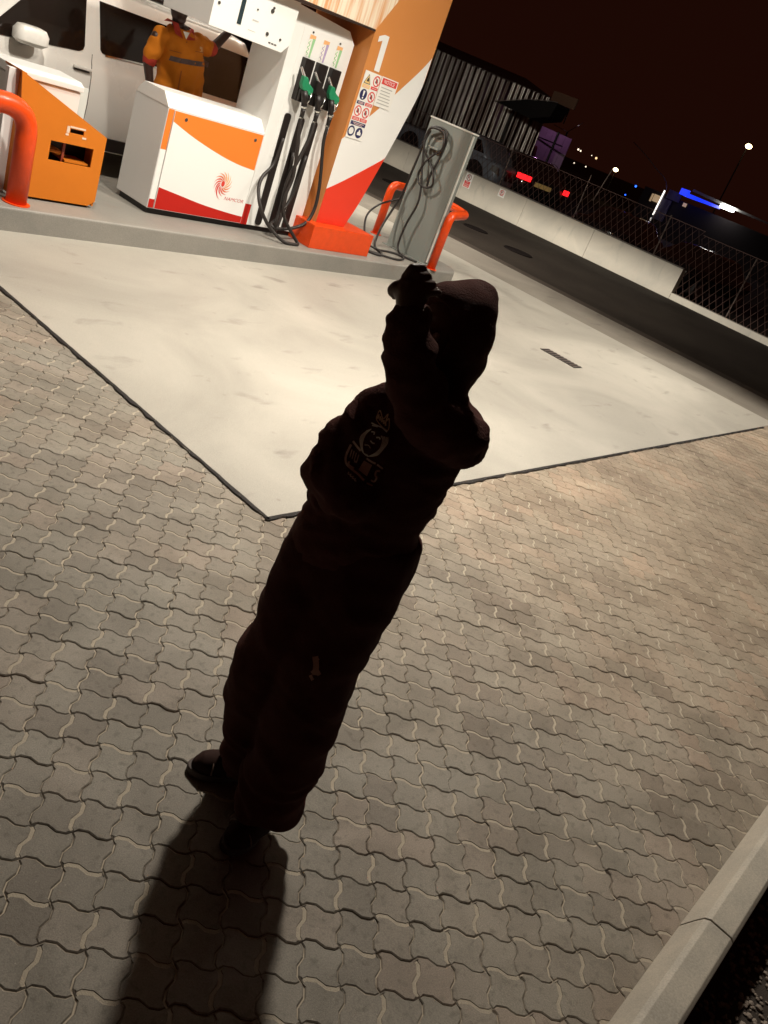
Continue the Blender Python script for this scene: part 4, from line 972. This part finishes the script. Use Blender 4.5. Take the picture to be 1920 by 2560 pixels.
fl = ob('flood_light', from_bm('flood_light', bm_box(44.75, 44.95, 16.35, 17.12, 2.28, 2.50, .08, 3), [glow('flood_white', (1, .97, .93), 12)]), bb)
for t0, t1, z0, z1, st in ((20.50, 20.86, 1.36, 1.72, .34), (20.93, 21.0, 1.3, 1.7, .3), (18.98, 19.16, 1.68, 1.86, .35)):
    box('lit_window', 45.30, 45.395, t0, t1, z0, z1, glow('window_warm_%d' % int(st * 100), (.85, .55, .26), st), bb, bev=0)
box('wall', 45.42, 50, 20.7, 21.6, -1, 1.9, m_bdark, bb, bev=0)
BL = bpy.data.lights.new('blue_lamp', 'POINT'); BL.energy = 5; BL.color = (.25, .2, 1.); BL.shadow_soft_size = .1
blo = bpy.data.objects.new('lamp', BL); COL.objects.link(blo); blo.location = (44.2, 19.6, 2.4)
def spark(label, s, t, z, r, rgb, st, i):
    bm = bmesh.new(); bmesh.ops.create_icosphere(bm, subdivisions=2, radius=r)
    for v in bm.verts: v.co += Vector((s, t, z))
    return ob('distant_light', from_bm('distant_light', bm, [glow('spark_%d' % i, rgb, st)], True), label=label, cat='light', group='distant lights')
spark('upper of two tiny blue lights left of the lit window', 50, 24.35, 1.69, .06, (.02, .12, 1), 4, 0); spark('lower of two tiny blue lights left of the lit window', 50, 24.74, 1.04, .045, (.02, .12, 1), 3, 1)
for i, (t, z, r, lab) in enumerate(((72.54, 2.83, .09, 'faintest far light just right of the board wall'), (69.56, 3.01, .14, 'far white pair light right of the board wall'), (69.1, 2.95, .12, 'smaller far white light beside the pair right of the board wall'), (66.19, 2.83, .16, 'warm far light midway between board wall and street lamp'), (67.22, 1.26, .10, 'lower far light left of the street lamp'), (69.3, 1.12, .09, 'lowest far light nearest the tail lights'), (67.06, 2.94, .07, 'small far light just left of the warm one'))):
    spark(lab, 120, t, z, r, (1, .82, .62) if i != 3 else (1, .6, .3), 1.8, 10 + i)

# ================================================================== people
def bm_ball(c, r, rot=None, sub=3):
    bm = bmesh.new(); bmesh.ops.create_icosphere(bm, subdivisions=sub, radius=1)
    r = r if isinstance(r, (tuple, list)) else (r, r, r)
    R3 = rot or Matrix.Identity(3)
    for v in bm.verts: v.co = R3 @ Vector((v.co.x * r[0], v.co.y * r[1], v.co.z * r[2])) + Vector(c)
    return bm
def cap(pts, rads):
    """chain of tapered capsules"""
    out = []
    for p, r in zip(pts, rads): out.append(bm_ball(p, r, sub=2))
    for (p, q), (a, b) in zip(zip(pts, pts[1:]), zip(rads, rads[1:])): out.append(bm_cyl(p, q, a, b, 18))
    return out
def loft(rings, n=28, power=2.3):
    """rings: (cx, cy, z, rx, ry, tilt_x) stacked bottom to top"""
    bm = bmesh.new(); R = []
    for cx, cy, z, rx, ry, tx in rings:
        ring = []
        for k in range(n):
            a = 2 * math.pi * k / n; ca, sa = math.cos(a), math.sin(a)
            x = math.copysign(abs(ca) ** (2 / power), ca) * rx; y = math.copysign(abs(sa) ** (2 / power), sa) * ry
            ring.append(bm.verts.new((cx + x, cy + y, z + tx * x)))
        R.append(ring)
    for a, b in zip(R, R[1:]):
        for k in range(n): bm.faces.new((a[k], a[(k + 1) % n], b[(k + 1) % n], b[k]))
    bm.faces.new(R[0][::-1]); bm.faces.new(R[-1]); bmesh.ops.recalc_face_normals(bm, faces=bm.faces)
    return [bm]
def blob(name, bms, vox, m, parent, smooth=4, folds=None, cut=None, mats=None):
    bm = join_bms(bms); bmesh.ops.recalc_face_normals(bm, faces=bm.faces)
    me = bpy.data.meshes.new('tmp'); bm.to_mesh(me); bm.free()
    o = bpy.data.objects.new('tmp', me); COL.objects.link(o)
    r = o.modifiers.new('r', 'REMESH'); r.mode = 'VOXEL'; r.voxel_size = vox; r.use_smooth_shade = True
    if cut:
        cb_ = join_bms(cut); bmesh.ops.recalc_face_normals(cb_, faces=cb_.faces); cm = bpy.data.meshes.new('cut'); cb_.to_mesh(cm); cb_.free()
        co = bpy.data.objects.new('cut', cm); COL.objects.link(co)
        bo = o.modifiers.new('b', 'BOOLEAN'); bo.operation = 'DIFFERENCE'; bo.object = co; bo.solver = 'EXACT'
    if smooth:
        s = o.modifiers.new('s', 'SMOOTH'); s.factor = .5; s.iterations = smooth
    out = bpy.data.meshes.new_from_object(o.evaluated_get(bpy.context.evaluated_depsgraph_get()))
    bpy.data.objects.remove(o)
    if cut: bpy.data.objects.remove(co)
    if folds:
        out.update(); nr = [v.normal.copy() for v in out.vertices]
        for v, n in zip(out.vertices, nr): v.co += n * folds(v.co)
    out.materials.clear(); out.materials.append(m)
    out.polygons.foreach_set('use_smooth', [True] * len(out.polygons)); out.name = name; out.update()
    return ob(name, out, parent)

m_cloth = mat('black_fleece', (.085, .028, .022), .95, var=.3, scale=30, bump=.5, bscale=220, spec=.12)
m_pant = mat('black_sweat_cloth', (.06, .017, .013), .95, var=.3, scale=30, bump=.4, bscale=220, spec=.1)
m_skin = mat('brown_skin', (.10, .045, .028), .5, var=.15, scale=20)
m_shoe = mat('dark_shoe', (.030, .014, .011), .85, var=.3, scale=20, spec=.15)

YC = 1.75   # distance of the figure from the lens along the ground
FR = Vector((math.sin(AZ) * YC, math.cos(AZ) * YC, 0))
fig = thing('person', 'person in a black hoodie and baggy black trousers hiding the face with one raised arm', 'person', FR, local=True, rz=-AZ)
def ap(x, z, y=0.):
    """point at depth y whose outline position on the figure's own plane is (x, z)"""
    k = (YC + y) / YC
    return Vector((x * k, y, CAM_H - (CAM_H - z) * k))
def fold_noise(k1, a1, k2, a2, dirx=(1, .4, 2.2)):
    def f(c):
        p = Vector((c.x * dirx[0], c.y * dirx[1], c.z * dirx[2]))
        r = mnoise.noise(p * k1); q = mnoise.noise(p * k2 + Vector((7, 1, 3)))
        return a1 * (1 - 2 * abs(r)) + a2 * q
    return f
# --- trousers: two wide legs
LL = [(-.098, .118, .095, .064, .082), (-.100, .112, .13, .076, .095), (-.103, .10, .24, .088, .10), (-.118, .08, .36, .098, .11), (-.122, .065, .46, .104, .118), (-.118, .05, .55, .098, .115), (-.105, .035, .66, .096, .115), (-.10, .025, .78, .098, .115), (-.095, .02, .88, .10, .115), (-.085, .02, .96, .095, .11)]
RL = [(.004, -.03, .115, .082, .095), (.006, -.03, .145, .093, .105), (.006, -.03, .24, .094, .108), (.008, -.025, .32, .095, .11), (.008, -.02, .44, .095, .112), (.002, -.015, .54, .095, .112), (-.004, -.01, .64, .096, .115), (.003, -.005, .76, .102, .118), (.006, .0, .86, .108, .12), (.008, .005, .96, .11, .12), (.0, .005, 1.02, .105, .115)]
tr_b = loft([(a, b, z, rx, ry, 0) for a, b, z, rx, ry in LL]) + loft([(a, b, z, rx, ry, 0) for a, b, z, rx, ry in RL]) + loft([(-.045, .01, .84, .132, .115, 0), (-.042, .01, .93, .130, .118, 0), (-.04, .01, 1.03, .118, .112, 0)])
_ft = fold_noise(6, .009, 15, .006, (1.2, .7, 1.3))
def trouser_folds(c):
    k = max(0., min(1., (.42 - c.z) / .2)); q = max(0., 1 - abs(c.z - .5) / .1) * .5
    return _ft(c) + (k + q) * .0055 * math.sin(c.z * 78 + c.x * 22 + 6 * mnoise.noise(c * 9))
trousers = blob('trousers', tr_b, .008, m_pant, fig, 4, trouser_folds)
# --- hoodie: trunk, hood, two sleeves
trunk = loft([(-.045, .0, .955, .128, .112, .30), (-.042, .0, .985, .142, .122, .30), (-.04, .0, 1.03, .135, .118, .25), (-.035, .0, 1.10, .14, .118, .1), (-.028, .0, 1.18, .140, .115, 0), (-.012, .0, 1.25, .134, .108, .03), (.006, .005, 1.31, .112, .095, .08), (.005, .01, 1.35, .088, .075, 0), (.0, .01, 1.39, .066, .066, 0), (-.005, .01, 1.42, .07, .075, 0)])
hood_b = [bm_ball((-.010, .0, 1.505), (.088, .105, .098)), bm_ball((.0, .02, 1.555), (.066, .085, .062)), bm_ball((.012, .04, 1.580), (.044, .055, .042)), bm_ball((-.01, .01, 1.565), (.07, .08, .045)), bm_ball((-.04, -.01, 1.565), (.045, .07, .04)), bm_ball((.0, .01, 1.462), (.083, .095, .065)), bm_ball((.002, .01, 1.43), (.074, .08, .045)), bm_ball((.004, .015, 1.40), (.066, .07, .04))]
# arm on the left: elbow out, hand in the front pocket
armL = cap([ap(-.088, 1.300, .0), ap(-.116, 1.235, -.02), ap(-.148, 1.155, -.03), ap(-.148, 1.105, -.06), ap(-.115, 1.07, -.11), ap(-.075, 1.06, -.125)], [.052, .052, .050, .052, .052, .046])
armL += [bm_ball(ap(-.160, 1.205, -.03), (.034, .04, .028)), bm_ball(ap(-.155, 1.105, -.04), (.055, .05, .05))]
# raised arm: elbow out to the right, forearm across the face
SH, EL, WR = Vector((.075, .01, 1.315)), ap(.098, 1.295, -.07), ap(-.100, 1.492, -.17)
mid1 = ap(.005, 1.315, -.13); mid2 = ap(-.062, 1.395, -.16)
armR = cap([SH, EL, mid1, mid2, WR], [.062, .058, .058, .050, .043])
armR += [bm_ball(ap(-.075, 1.435, -.165), (.041, .045, .045)), bm_ball(ap(-.045, 1.36, -.12), (.05, .05, .05)), bm_ball(ap(-.084, 1.465, -.165), (.042, .042, .04)), bm_ball(WR + Vector((-.006, 0, -.008)), (.043, .043, .035)), bm_ball(ap(.1, 1.30, -.04), (.056, .055, .055))]
_fa = fold_noise(13, .0075, 30, .003, (1, .8, 1.5)); _fb = fold_noise(8, .0025, 24, .0015, (1.6, .8, .8))
def hoodie_folds(c):
    w = min(1., max(0., (c.z - 1.36) / .05)) * min(1., max(0., (c.y + .105) / .03))
    r = _fa(c) * (1 - w) + _fb(c) * w
    ax = WR - EL; u = (c - EL).dot(ax) / ax.length_squared; dd_ = (c - EL - ax * u).length
    if -.1 < u < 1.1 and dd_ < .085: r += .0042 * math.sin(u * 26 + 5 * mnoise.noise(c * 14)) * (1 - dd_ / .085) * 1.6
    if c.x < -.10 and 1.02 < c.z < 1.3: r += .0035 * math.sin(c.z * 95 + c.x * 40 + 5 * mnoise.noise(c * 12))
    return r
hoodie = blob('hoodie', trunk + hood_b + armL + armR, .0085, m_cloth, fig, 4, hoodie_folds, cut=[bm_ball((-.062, -.085, 1.505), (.058, .062, .075))])
# waist band and cuff as ribbed sub-parts
def ring_band(name, rings, m, parent, n=64, rib=.0025):
    vs, fs = [], []
    for cx, cy, z, rx, ry, tx in rings:
        for k in range(n):
            a = 2 * math.pi * k / n; e_ = 1 + (rib / rx) * (1 if k % 2 else 0); vs.append((cx + rx * e_ * math.cos(a), cy + ry * e_ * math.sin(a), z + tx * rx * math.cos(a)))
    for i in range(len(rings) - 1):
        for k in range(n): fs.append((i * n + k, i * n + (k + 1) % n, (i + 1) * n + (k + 1) % n, (i + 1) * n + k))
    return ob(name, mesh_from(name, vs, fs, [m], smooth=True), parent)
ring_band('waistband', [(-.045, .0, .925, .118, .105, .30), (-.045, .0, .94, .130, .116, .30), (-.045, .0, .965, .134, .118, .30), (-.044, .0, .985, .130, .112, .30)], m_cloth, hoodie)
# --- body: head with face, neck, hands, feet
head = [bm_ball((-.022, -.012, 1.50), (.068, .082, .098)), bm_ball((-.035, -.045, 1.455), (.045, .05, .045)), bm_ball((-.058, -.088, 1.495), (.012, .016, .020)), bm_ball((-.06, -.075, 1.448), (.018, .014, .008)), bm_ball((-.048, -.076, 1.525), (.035, .018, .012)), bm_ball((-.005, .01, 1.40), (.042, .042, .05)), bm_ball((-.09, -.0, 1.49), (.01, .02, .03)), bm_ball((.044, -.01, 1.49), (.01, .02, .03))]
pk = WR + Vector((-.012, -.004, .03))
pc = ap(-.119, 1.550, -.165)
hand = cap([WR, pk, pc], [.026, .026, .030]) + [bm_ball(pc, (.034, .022, .030))]
for i in range(4):
    u = i / 3; L_ = (.92, 1.05, 1.0, .85)[i]
    q0 = ap(-.143 + .046 * u, 1.574 - .036 * u, -.165); q3 = ap(-.112 + .046 * u, 1.603 - .034 * u, -.140)
    q1 = q0.lerp(q3, .45 * L_) + Vector((-.004, -.016, .014)); q2 = q0.lerp(q3, .85) + Vector((.002, -.006, .008))
    hand += cap([q0, q1, q2, q3 + Vector((.002, .012, -.004))], [.0082, .0080, .0074, .0062])
th0 = ap(-.132, 1.553, -.165); hand += cap([th0, ap(-.152, 1.553, -.165), ap(-.160, 1.543, -.16), ap(-.159, 1.535, -.155)], [.012, .0105, .009, .007])
hand += cap([ap(-.13, 1.545, -.165), ap(-.146, 1.540, -.16), ap(-.149, 1.531, -.155)], [.011, .009, .007])
handL = cap([ap(-.10, 1.07, -.09), ap(-.075, 1.06, -.09)], [.022, .022])
feet = cap([Vector((-.105, .11, .12)), Vector((-.11, .115, .06)), Vector((-.15, .11, .04))], [.042, .038, .03]) + cap([Vector((-.005, -.03, .12)), Vector((-.005, -.03, .06)), Vector((-.03, -.08, .04))], [.042, .038, .03])
legs = cap([Vector((-.02, .02, 1.33)), Vector((-.045, .01, .95)), Vector((-.10, .03, .80)), Vector((-.115, .07, .45)), Vector((-.105, .11, .10))], [.045, .06, .06, .05, .035]) + cap([Vector((-.045, .01, .95)), Vector((.0, .0, .8)), Vector((.0, -.02, .45)), Vector((-.005, -.03, .10))], [.06, .06, .05, .035])
blob('body', head + hand + handL + feet + legs, .0033, m_skin, fig, 2)
for e_ in ((-.072, -.086, 1.508), (-.036, -.092, 1.508)):
    ob('eye', from_bm('eye', bm_ball(e_, .009, sub=2), [mat('eye_white', (.3, .27, .24), .2, var=0)], True), fig)
# --- shoes
def shoe(name, heel, toe, parent):
    h, t = Vector(heel), Vector(toe); d = (t - h).normalized(); side = Vector((-d.y, d.x, 0)); L = (t - h).length
    upper = cap([h + Vector((0, 0, .045)), h.lerp(t, .35) + Vector((0, 0, .046)), h.lerp(t, .7) + Vector((0, 0, .038)), t + Vector((0, 0, .030)) - d * .03], [.038, .041, .038, .030])
    s_ = blob(name, upper, .005, m_shoe, parent, 3)
    pts = []
    for k in range(28):
        a = 2 * math.pi * k / 28; u = .5 + .56 * math.cos(a); w = (.036 + .010 * u) * math.sin(a)
        p = h + d * (L * u) + side * w; pts.append((p.x, p.y))
    prism('sole', pts, 'z', .002, .026, mat('sole_rubber', (.06, .04, .034), .7), s_, bev=.004)
    arc = [h.lerp(t, .62) + side * (.046 * math.cos(a)) + Vector((0, 0, .036 + .036 * math.sin(a))) for a in [math.pi * k / 12 for k in range(13)]]
    tube('toe_seam', arc, .0022, mat('seam_light', (.16, .10, .075), .6), s_, segs=6)
    return s_
shoe('shoe', (-.10, .135, 0), (-.245, .085, 0), fig)
shoe('shoe', (.012, -.03, 0), (-.055, -.135, 0), fig)

# --- print on the chest (crowned lion over lettering) and small mark on the trouser leg, laid on the cloth
def project_on(o, x, z):
    src = Vector((0, -YC, CAM_H)); d = (Vector((x, 0, z)) - src).normalized()
    h = BVH[o.name].ray_cast(src, d)
    return (h[0] - d * .0025) if h[0] is not None else None
dg = bpy.context.evaluated_depsgraph_get()
BVH = {}
for o_ in (hoodie, trousers):
    me_ = o_.data; BVH[o_.name] = BVHTree.FromPolygons([v.co for v in me_.vertices], [p.vertices for p in me_.polygons])
def stroke(target, pts, w, V, F):
    w *= 1.35
    P = catmull([(a, b, 0) for a, b in pts], 4) if len(pts) > 2 else [Vector((*p, 0)) for p in pts]
    b = len(V); ok = []
    for i, p in enumerate(P):
        d = (P[min(i + 1, len(P) - 1)] - P[max(i - 1, 0)]); d = d.normalized() if d.length > 1e-6 else Vector((1, 0, 0)); n = Vector((-d.y, d.x, 0)) * (w / 2)
        qa, qb = project_on(target, *(CROP(p + n))), project_on(target, *(CROP(p - n)))
        good = qa is not None and qb is not None and (qa - qb).length < .03
        ok.append(good); V += [qa if good else Vector(), qb if good else Vector()]
    for i in range(len(P) - 1):
        if ok[i] and ok[i + 1] and (V[b + 2 * i] - V[b + 2 * i + 2]).length < .03: F.append((b + 2 * i, b + 2 * i + 1, b + 2 * i + 3, b + 2 * i + 2))
def CROP(p): return (AFF[0][0] * p[0] + AFF[0][1] * p[1] + AFF[0][2], AFF[1][0] * p[0] + AFF[1][1] * p[1] + AFF[1][2])
AFF = [[0.000101283, 3.89226e-05, -0.216803], [4.43258e-05, -0.000108151, 1.28332]]
KAFF = [[0.000401276, 0.000163656, -0.504614], [0.000202085, -0.00049314, 0.766418]]
lion = []
lion += [([(1040, 430), (1010, 590), (1230, 800), (1260, 560), (1190, 620), (1240, 460), (1140, 560), (1080, 400), (1040, 430)], 16)]
fill = [([(1030 + 40 * i, 560 + 36 * i), (1050 + 34 * i, 470 + 38 * i)], 26) for i in range(5)]
mane = []
for i in range(5): mane.append(([(900 - 22 * i, 760 + 8 * i), (780 - 26 * i, 880 + 10 * i), (720 - 12 * i, 1060 + 8 * i), (740 - 4 * i, 1260 - 4 * i), (830, 1330 - 6 * i)], 13))
for i in range(5): mane.append(([(1100 + 34 * i, 900 + 8 * i), (1130 + 26 * i, 1000 + 10 * i), (1080 + 20 * i, 1160), (960 + 20 * i, 1270 + 6 * i), (830 + 20 * i, 1330)], 13))
face = [([(900, 640), (1000, 690), (1120, 740), (1220, 830)], 22), ([(910, 690), (1030, 720)], 20), ([(900, 820), (960, 830), (950, 880)], 20), ([(1000, 940), (1060, 940), (1080, 980)], 24), ([(880, 1000), (920, 1050), (970, 1060)], 22), ([(760, 1090), (840, 1100), (880, 1160)], 16)]
word = [([(520, 1010), (600, 1120), (680, 1210)], 34), ([(800, 1370), (900, 1440), (990, 1480)], 30), ([(1020, 1500), (1140, 1590)], 30), ([(480, 1080), (370, 1320), (380, 1480), (480, 1590), (620, 1700), (750, 1840)], 36), ([(800, 1890), (930, 1950)], 26)]
for (x0, y0) in ((500, 1180), (545, 1215), (590, 1250), (640, 1290)): word.append(([(x0, y0), (x0 - 50, y0 + 170)], 18))
for i in range(7): word.append(([(760 + 24 * i, 1420 + 14 * i), (640 + 26 * i, 1620 + 20 * i)], 22))
word += [([(1080, 1640), (1010, 1640), (980, 1720), (1010, 1780), (960, 1860), (890, 1830)], 30), ([(540, 1430), (600, 1450)], 34), ([(440, 1430), (430, 1500), (540, 1580)], 26)]
tag_ = [([(430 + 46 * i, 1650 + 46 * i), (410 + 46 * i, 1700 + 46 * i), (450 + 46 * i, 1710 + 46 * i)], 16) for i in range(4)]
for nm_, strokes, mt_ in (('lion_print', mane + face, mat('print_grey', (.80, .72, .64), .8, var=.3, scale=60)), ('crown_print', lion + fill, mat('print_tan', (.75, .52, .36), .8, var=.3, scale=60)), ('lettering_print', word + tag_, mat('print_dull', (.66, .48, .42), .8, var=.3, scale=60))):
    V, F = [], []
    for p_, w_ in strokes: stroke(hoodie, p_, w_, V, F)
    if F: ob(nm_, mesh_from(nm_, V, F, [mt_]), hoodie)
V, F = [], []
_A = AFF
AFF = KAFF
for p_, w_ in (([(920, 690), (925, 740), (920, 800)], 26), ([(900, 790), (925, 770), (945, 800)], 18), ([(890, 800), (905, 830)], 14), ([(925, 790), (915, 850)], 30), ([(940, 700), (915, 720)], 14)): stroke(trousers, p_, w_, V, F)
if F: ob('leg_mark', mesh_from('leg_mark', V, F, [mat('mark_pink', (.34, .17, .13), .8, var=.3, scale=80)]), trousers)

# ------------------------------------------------------------------ attendant between pump and car
att = thing('person', 'attendant in an orange work shirt with red collar standing behind the pump', 'person', (5.27, 7.36, K), local=True)
Z = lambda z: z - K
m_askin = mat('dark_skin', (.045, .020, .014), .45, var=.15, scale=20)
m_shirt = mat('orange_shirt', (.62, .19, .012), .8, var=.12, scale=8, bump=.3, bscale=200, spec=.2)
m_trim = mat('shirt_red_trim', (.42, .03, .015), .8, var=.1)
m_navyt = mat('navy_trousers', (.02, .02, .028), .85, var=.2)
ADZ = -.045
ahead = [bm_ball((-.13, -.01, Z(1.83 + ADZ)), (.072, .09, .098)), bm_ball((-.13, -.05, Z(1.775 + ADZ)), (.05, .05, .05)), bm_ball((-.13, -.1, Z(1.815 + ADZ)), (.015, .018, .018)), bm_ball((-.13, -.088, Z(1.77 + ADZ)), (.024, .014, .009)), bm_ball((-.205, .0, Z(1.83 + ADZ)), (.01, .02, .03)), bm_ball((-.055, .0, Z(1.83 + ADZ)), (.01, .02, .03)), bm_ball((-.13, -.082, Z(1.85 + ADZ)), (.05, .014, .012))] + cap([Vector((-.12, 0, Z(1.76 + ADZ))), Vector((-.09, .01, Z(1.60)))], [.052, .058])
arms = cap([Vector((-.30, 0, Z(1.52))), Vector((-.335, .0, Z(1.30))), Vector((-.29, -.06, Z(1.08))), Vector((-.27, -.08, Z(1.0)))], [.05, .044, .034, .03]) + cap([Vector((.17, 0, Z(1.60))), Vector((.33, .03, Z(1.575))), Vector((.47, .03, Z(1.76)))], [.055, .046, .036])
for k in range(4): arms += cap([Vector((-.285 + .016 * k, -.09, Z(1.0))), Vector((-.285 + .016 * k, -.10, Z(.95))), Vector((-.283 + .016 * k, -.09, Z(.91)))], [.011, .010, .008]); arms += cap([Vector((.48, .01 + .016 * k, Z(1.78))), Vector((.50, .01 + .016 * k, Z(1.83))), Vector((.53, .01 + .016 * k, Z(1.86)))], [.011, .010, .008])
arms += cap([Vector((-.30, -.09, Z(1.0))), Vector((-.315, -.10, Z(.96)))], [.012, .009]) + cap([Vector((.47, -.01, Z(1.78))), Vector((.49, -.03, Z(1.81)))], [.012, .009])
core = cap([Vector((-.05, .01, Z(1.6))), Vector((.02, .01, Z(1.1))), Vector((-.06, 0, Z(.95))), Vector((-.1, 0, Z(.55))), Vector((-.1, 0, Z(.24)))], [.1, .1, .07, .05, .04]) + cap([Vector((.02, .01, Z(1.05))), Vector((.1, 0, Z(.95))), Vector((.12, 0, Z(.55))), Vector((.12, 0, Z(.24)))], [.1, .07, .05, .04])
blob('body', ahead + arms + core, .007, m_askin, att, 3)
sl = cap([Vector((-.26, 0, Z(1.555))), Vector((-.315, .0, Z(1.36)))], [.062, .068]) + cap([Vector((.13, .0, Z(1.595))), Vector((.285, .03, Z(1.575)))], [.066, .070])
tors = loft([(.04, .0, Z(.95), .235, .15, 0), (.04, .0, Z(1.1), .235, .15, 0), (.035, .0, Z(1.25), .225, .145, .1), (.0, .0, Z(1.40), .222, .14, .15), (-.03, .0, Z(1.52), .215, .13, .2), (-.06, .0, Z(1.60), .165, .105, .2), (-.085, .005, Z(1.65), .095, .08, .1)])
shirt = blob('shirt', tors + sl, .012, m_shirt, att, 4, fold_noise(7, .014, 16, .007, (1.3, .6, 1.1)))
blob('sleeve_cuff', cap([Vector((-.317, .0, Z(1.345))), Vector((-.32, .0, Z(1.31)))], [.066, .064]), .01, m_trim, shirt, 2)
blob('sleeve_cuff', cap([Vector((.295, .03, Z(1.575))), Vector((.32, .03, Z(1.575)))], [.071, .069]), .01, m_trim, shirt, 2)
for s_ in (-1, 1):
    ob('collar', mesh_from('collar', [(-.09 + s_ * .02, -.12, Z(1.58)), (-.09 + s_ * .11, -.115, Z(1.60)), (-.09 + s_ * .12, -.05, Z(1.68)), (-.09 + s_ * .07, -.075, Z(1.685)), (-.09 + s_ * .09, .07, Z(1.69)), (-.09 + s_ * .13, .06, Z(1.66))], [(0, 1, 2, 3), (3, 2, 5, 4)], [m_trim]), shirt)
ob('undershirt', mesh_from('undershirt', [(-.125, -.118, Z(1.64)), (-.055, -.118, Z(1.645)), (-.085, -.13, Z(1.585))], [(0, 1, 2)], [m_white]), shirt)
BVH['shirt'] = BVHTree.FromPolygons([v.co for v in shirt.data.vertices], [p.vertices for p in shirt.data.polygons])
def shirt_strip(name, x0, x1, zf, h, m, n=18):
    vs, fs = [], []
    for i in range(n + 1):
        x = x0 + (x1 - x0) * i / n
        for dz in (-h / 2, h / 2):
            q = BVH['shirt'].ray_cast(Vector((x, -1, Z(zf(x) + dz))), Vector((0, 1, 0)))[0]
            vs.append(q + Vector((0, -.004, 0)) if q else Vector((x, -.1, Z(zf(x) + dz))))
    for i in range(n): fs.append((2 * i, 2 * i + 2, 2 * i + 3, 2 * i + 1))
    return ob(name, mesh_from(name, vs, fs, [m]), shirt)
shirt_strip('reflective_band', -.19, .235, lambda x: 1.415 + .12 * x, .042, mat('band_grey', (.10, .06, .06), .5, var=.2))
shirt_strip('placket', -.075, -.062, lambda x: 1.36, .42, mat('shirt_seam', (.36, .09, .01), .8))
shirt_strip('pocket', .03, .16, lambda x: 1.515 + .1 * x, .006, mat('shirt_seam', (.36, .09, .01), .8)); shirt_strip('pocket', -.21, -.11, lambda x: 1.475 + .1 * x, .006, mat('shirt_seam', (.36, .09, .01), .8))
shirt_strip('chest_emblem', .085, .125, lambda x: 1.545, .045, mat('emblem_pale', (.72, .42, .22), .7, var=.4, scale=60), n=4)
blob('trousers', cap([Vector((-.06, 0, Z(.97))), Vector((-.10, 0, Z(.6))), Vector((-.1, 0, Z(.26)))], [.12, .09, .07]) + cap([Vector((.11, 0, Z(.97))), Vector((.12, 0, Z(.6))), Vector((.12, 0, Z(.26)))], [.12, .09, .07]), .012, m_navyt, att, 3)
for x in (-.1, .12): blob('boot', cap([Vector((x, .03, .05)), Vector((x, -.06, .05)), Vector((x, -.13, .04))], [.05, .05, .04]), .01, m_black, att, 2)

# ------------------------------------------------------------------ distant onlooker before the board wall
onl = thing('person', 'distant dark standing figure before the purple lit board wall', 'person', (30.6, 19.75, 0), local=True)
blob('body', [bm_ball((0, 0, 1.98), (.10, .1, .13))] + cap([Vector((0, 0, 1.85)), Vector((0, 0, 1.5)), Vector((0, 0, .95))], [.08, .19, .17]) + cap([Vector((0, .2, 1.68)), Vector((-.05, .30, 1.42)), Vector((-.15, .15, 1.38))], [.08, .065, .05]) + cap([Vector((0, -.2, 1.68)), Vector((0, -.27, 1.4)), Vector((-.05, -.22, 1.15))], [.08, .065, .05]) + cap([Vector((0, .1, .95)), Vector((0, .1, .5)), Vector((0, .1, .02))], [.13, .1, .08]) + cap([Vector((0, -.1, .95)), Vector((0, -.1, .5)), Vector((0, -.1, .02))], [.13, .1, .08]), .02, m_pant, onl, 3)
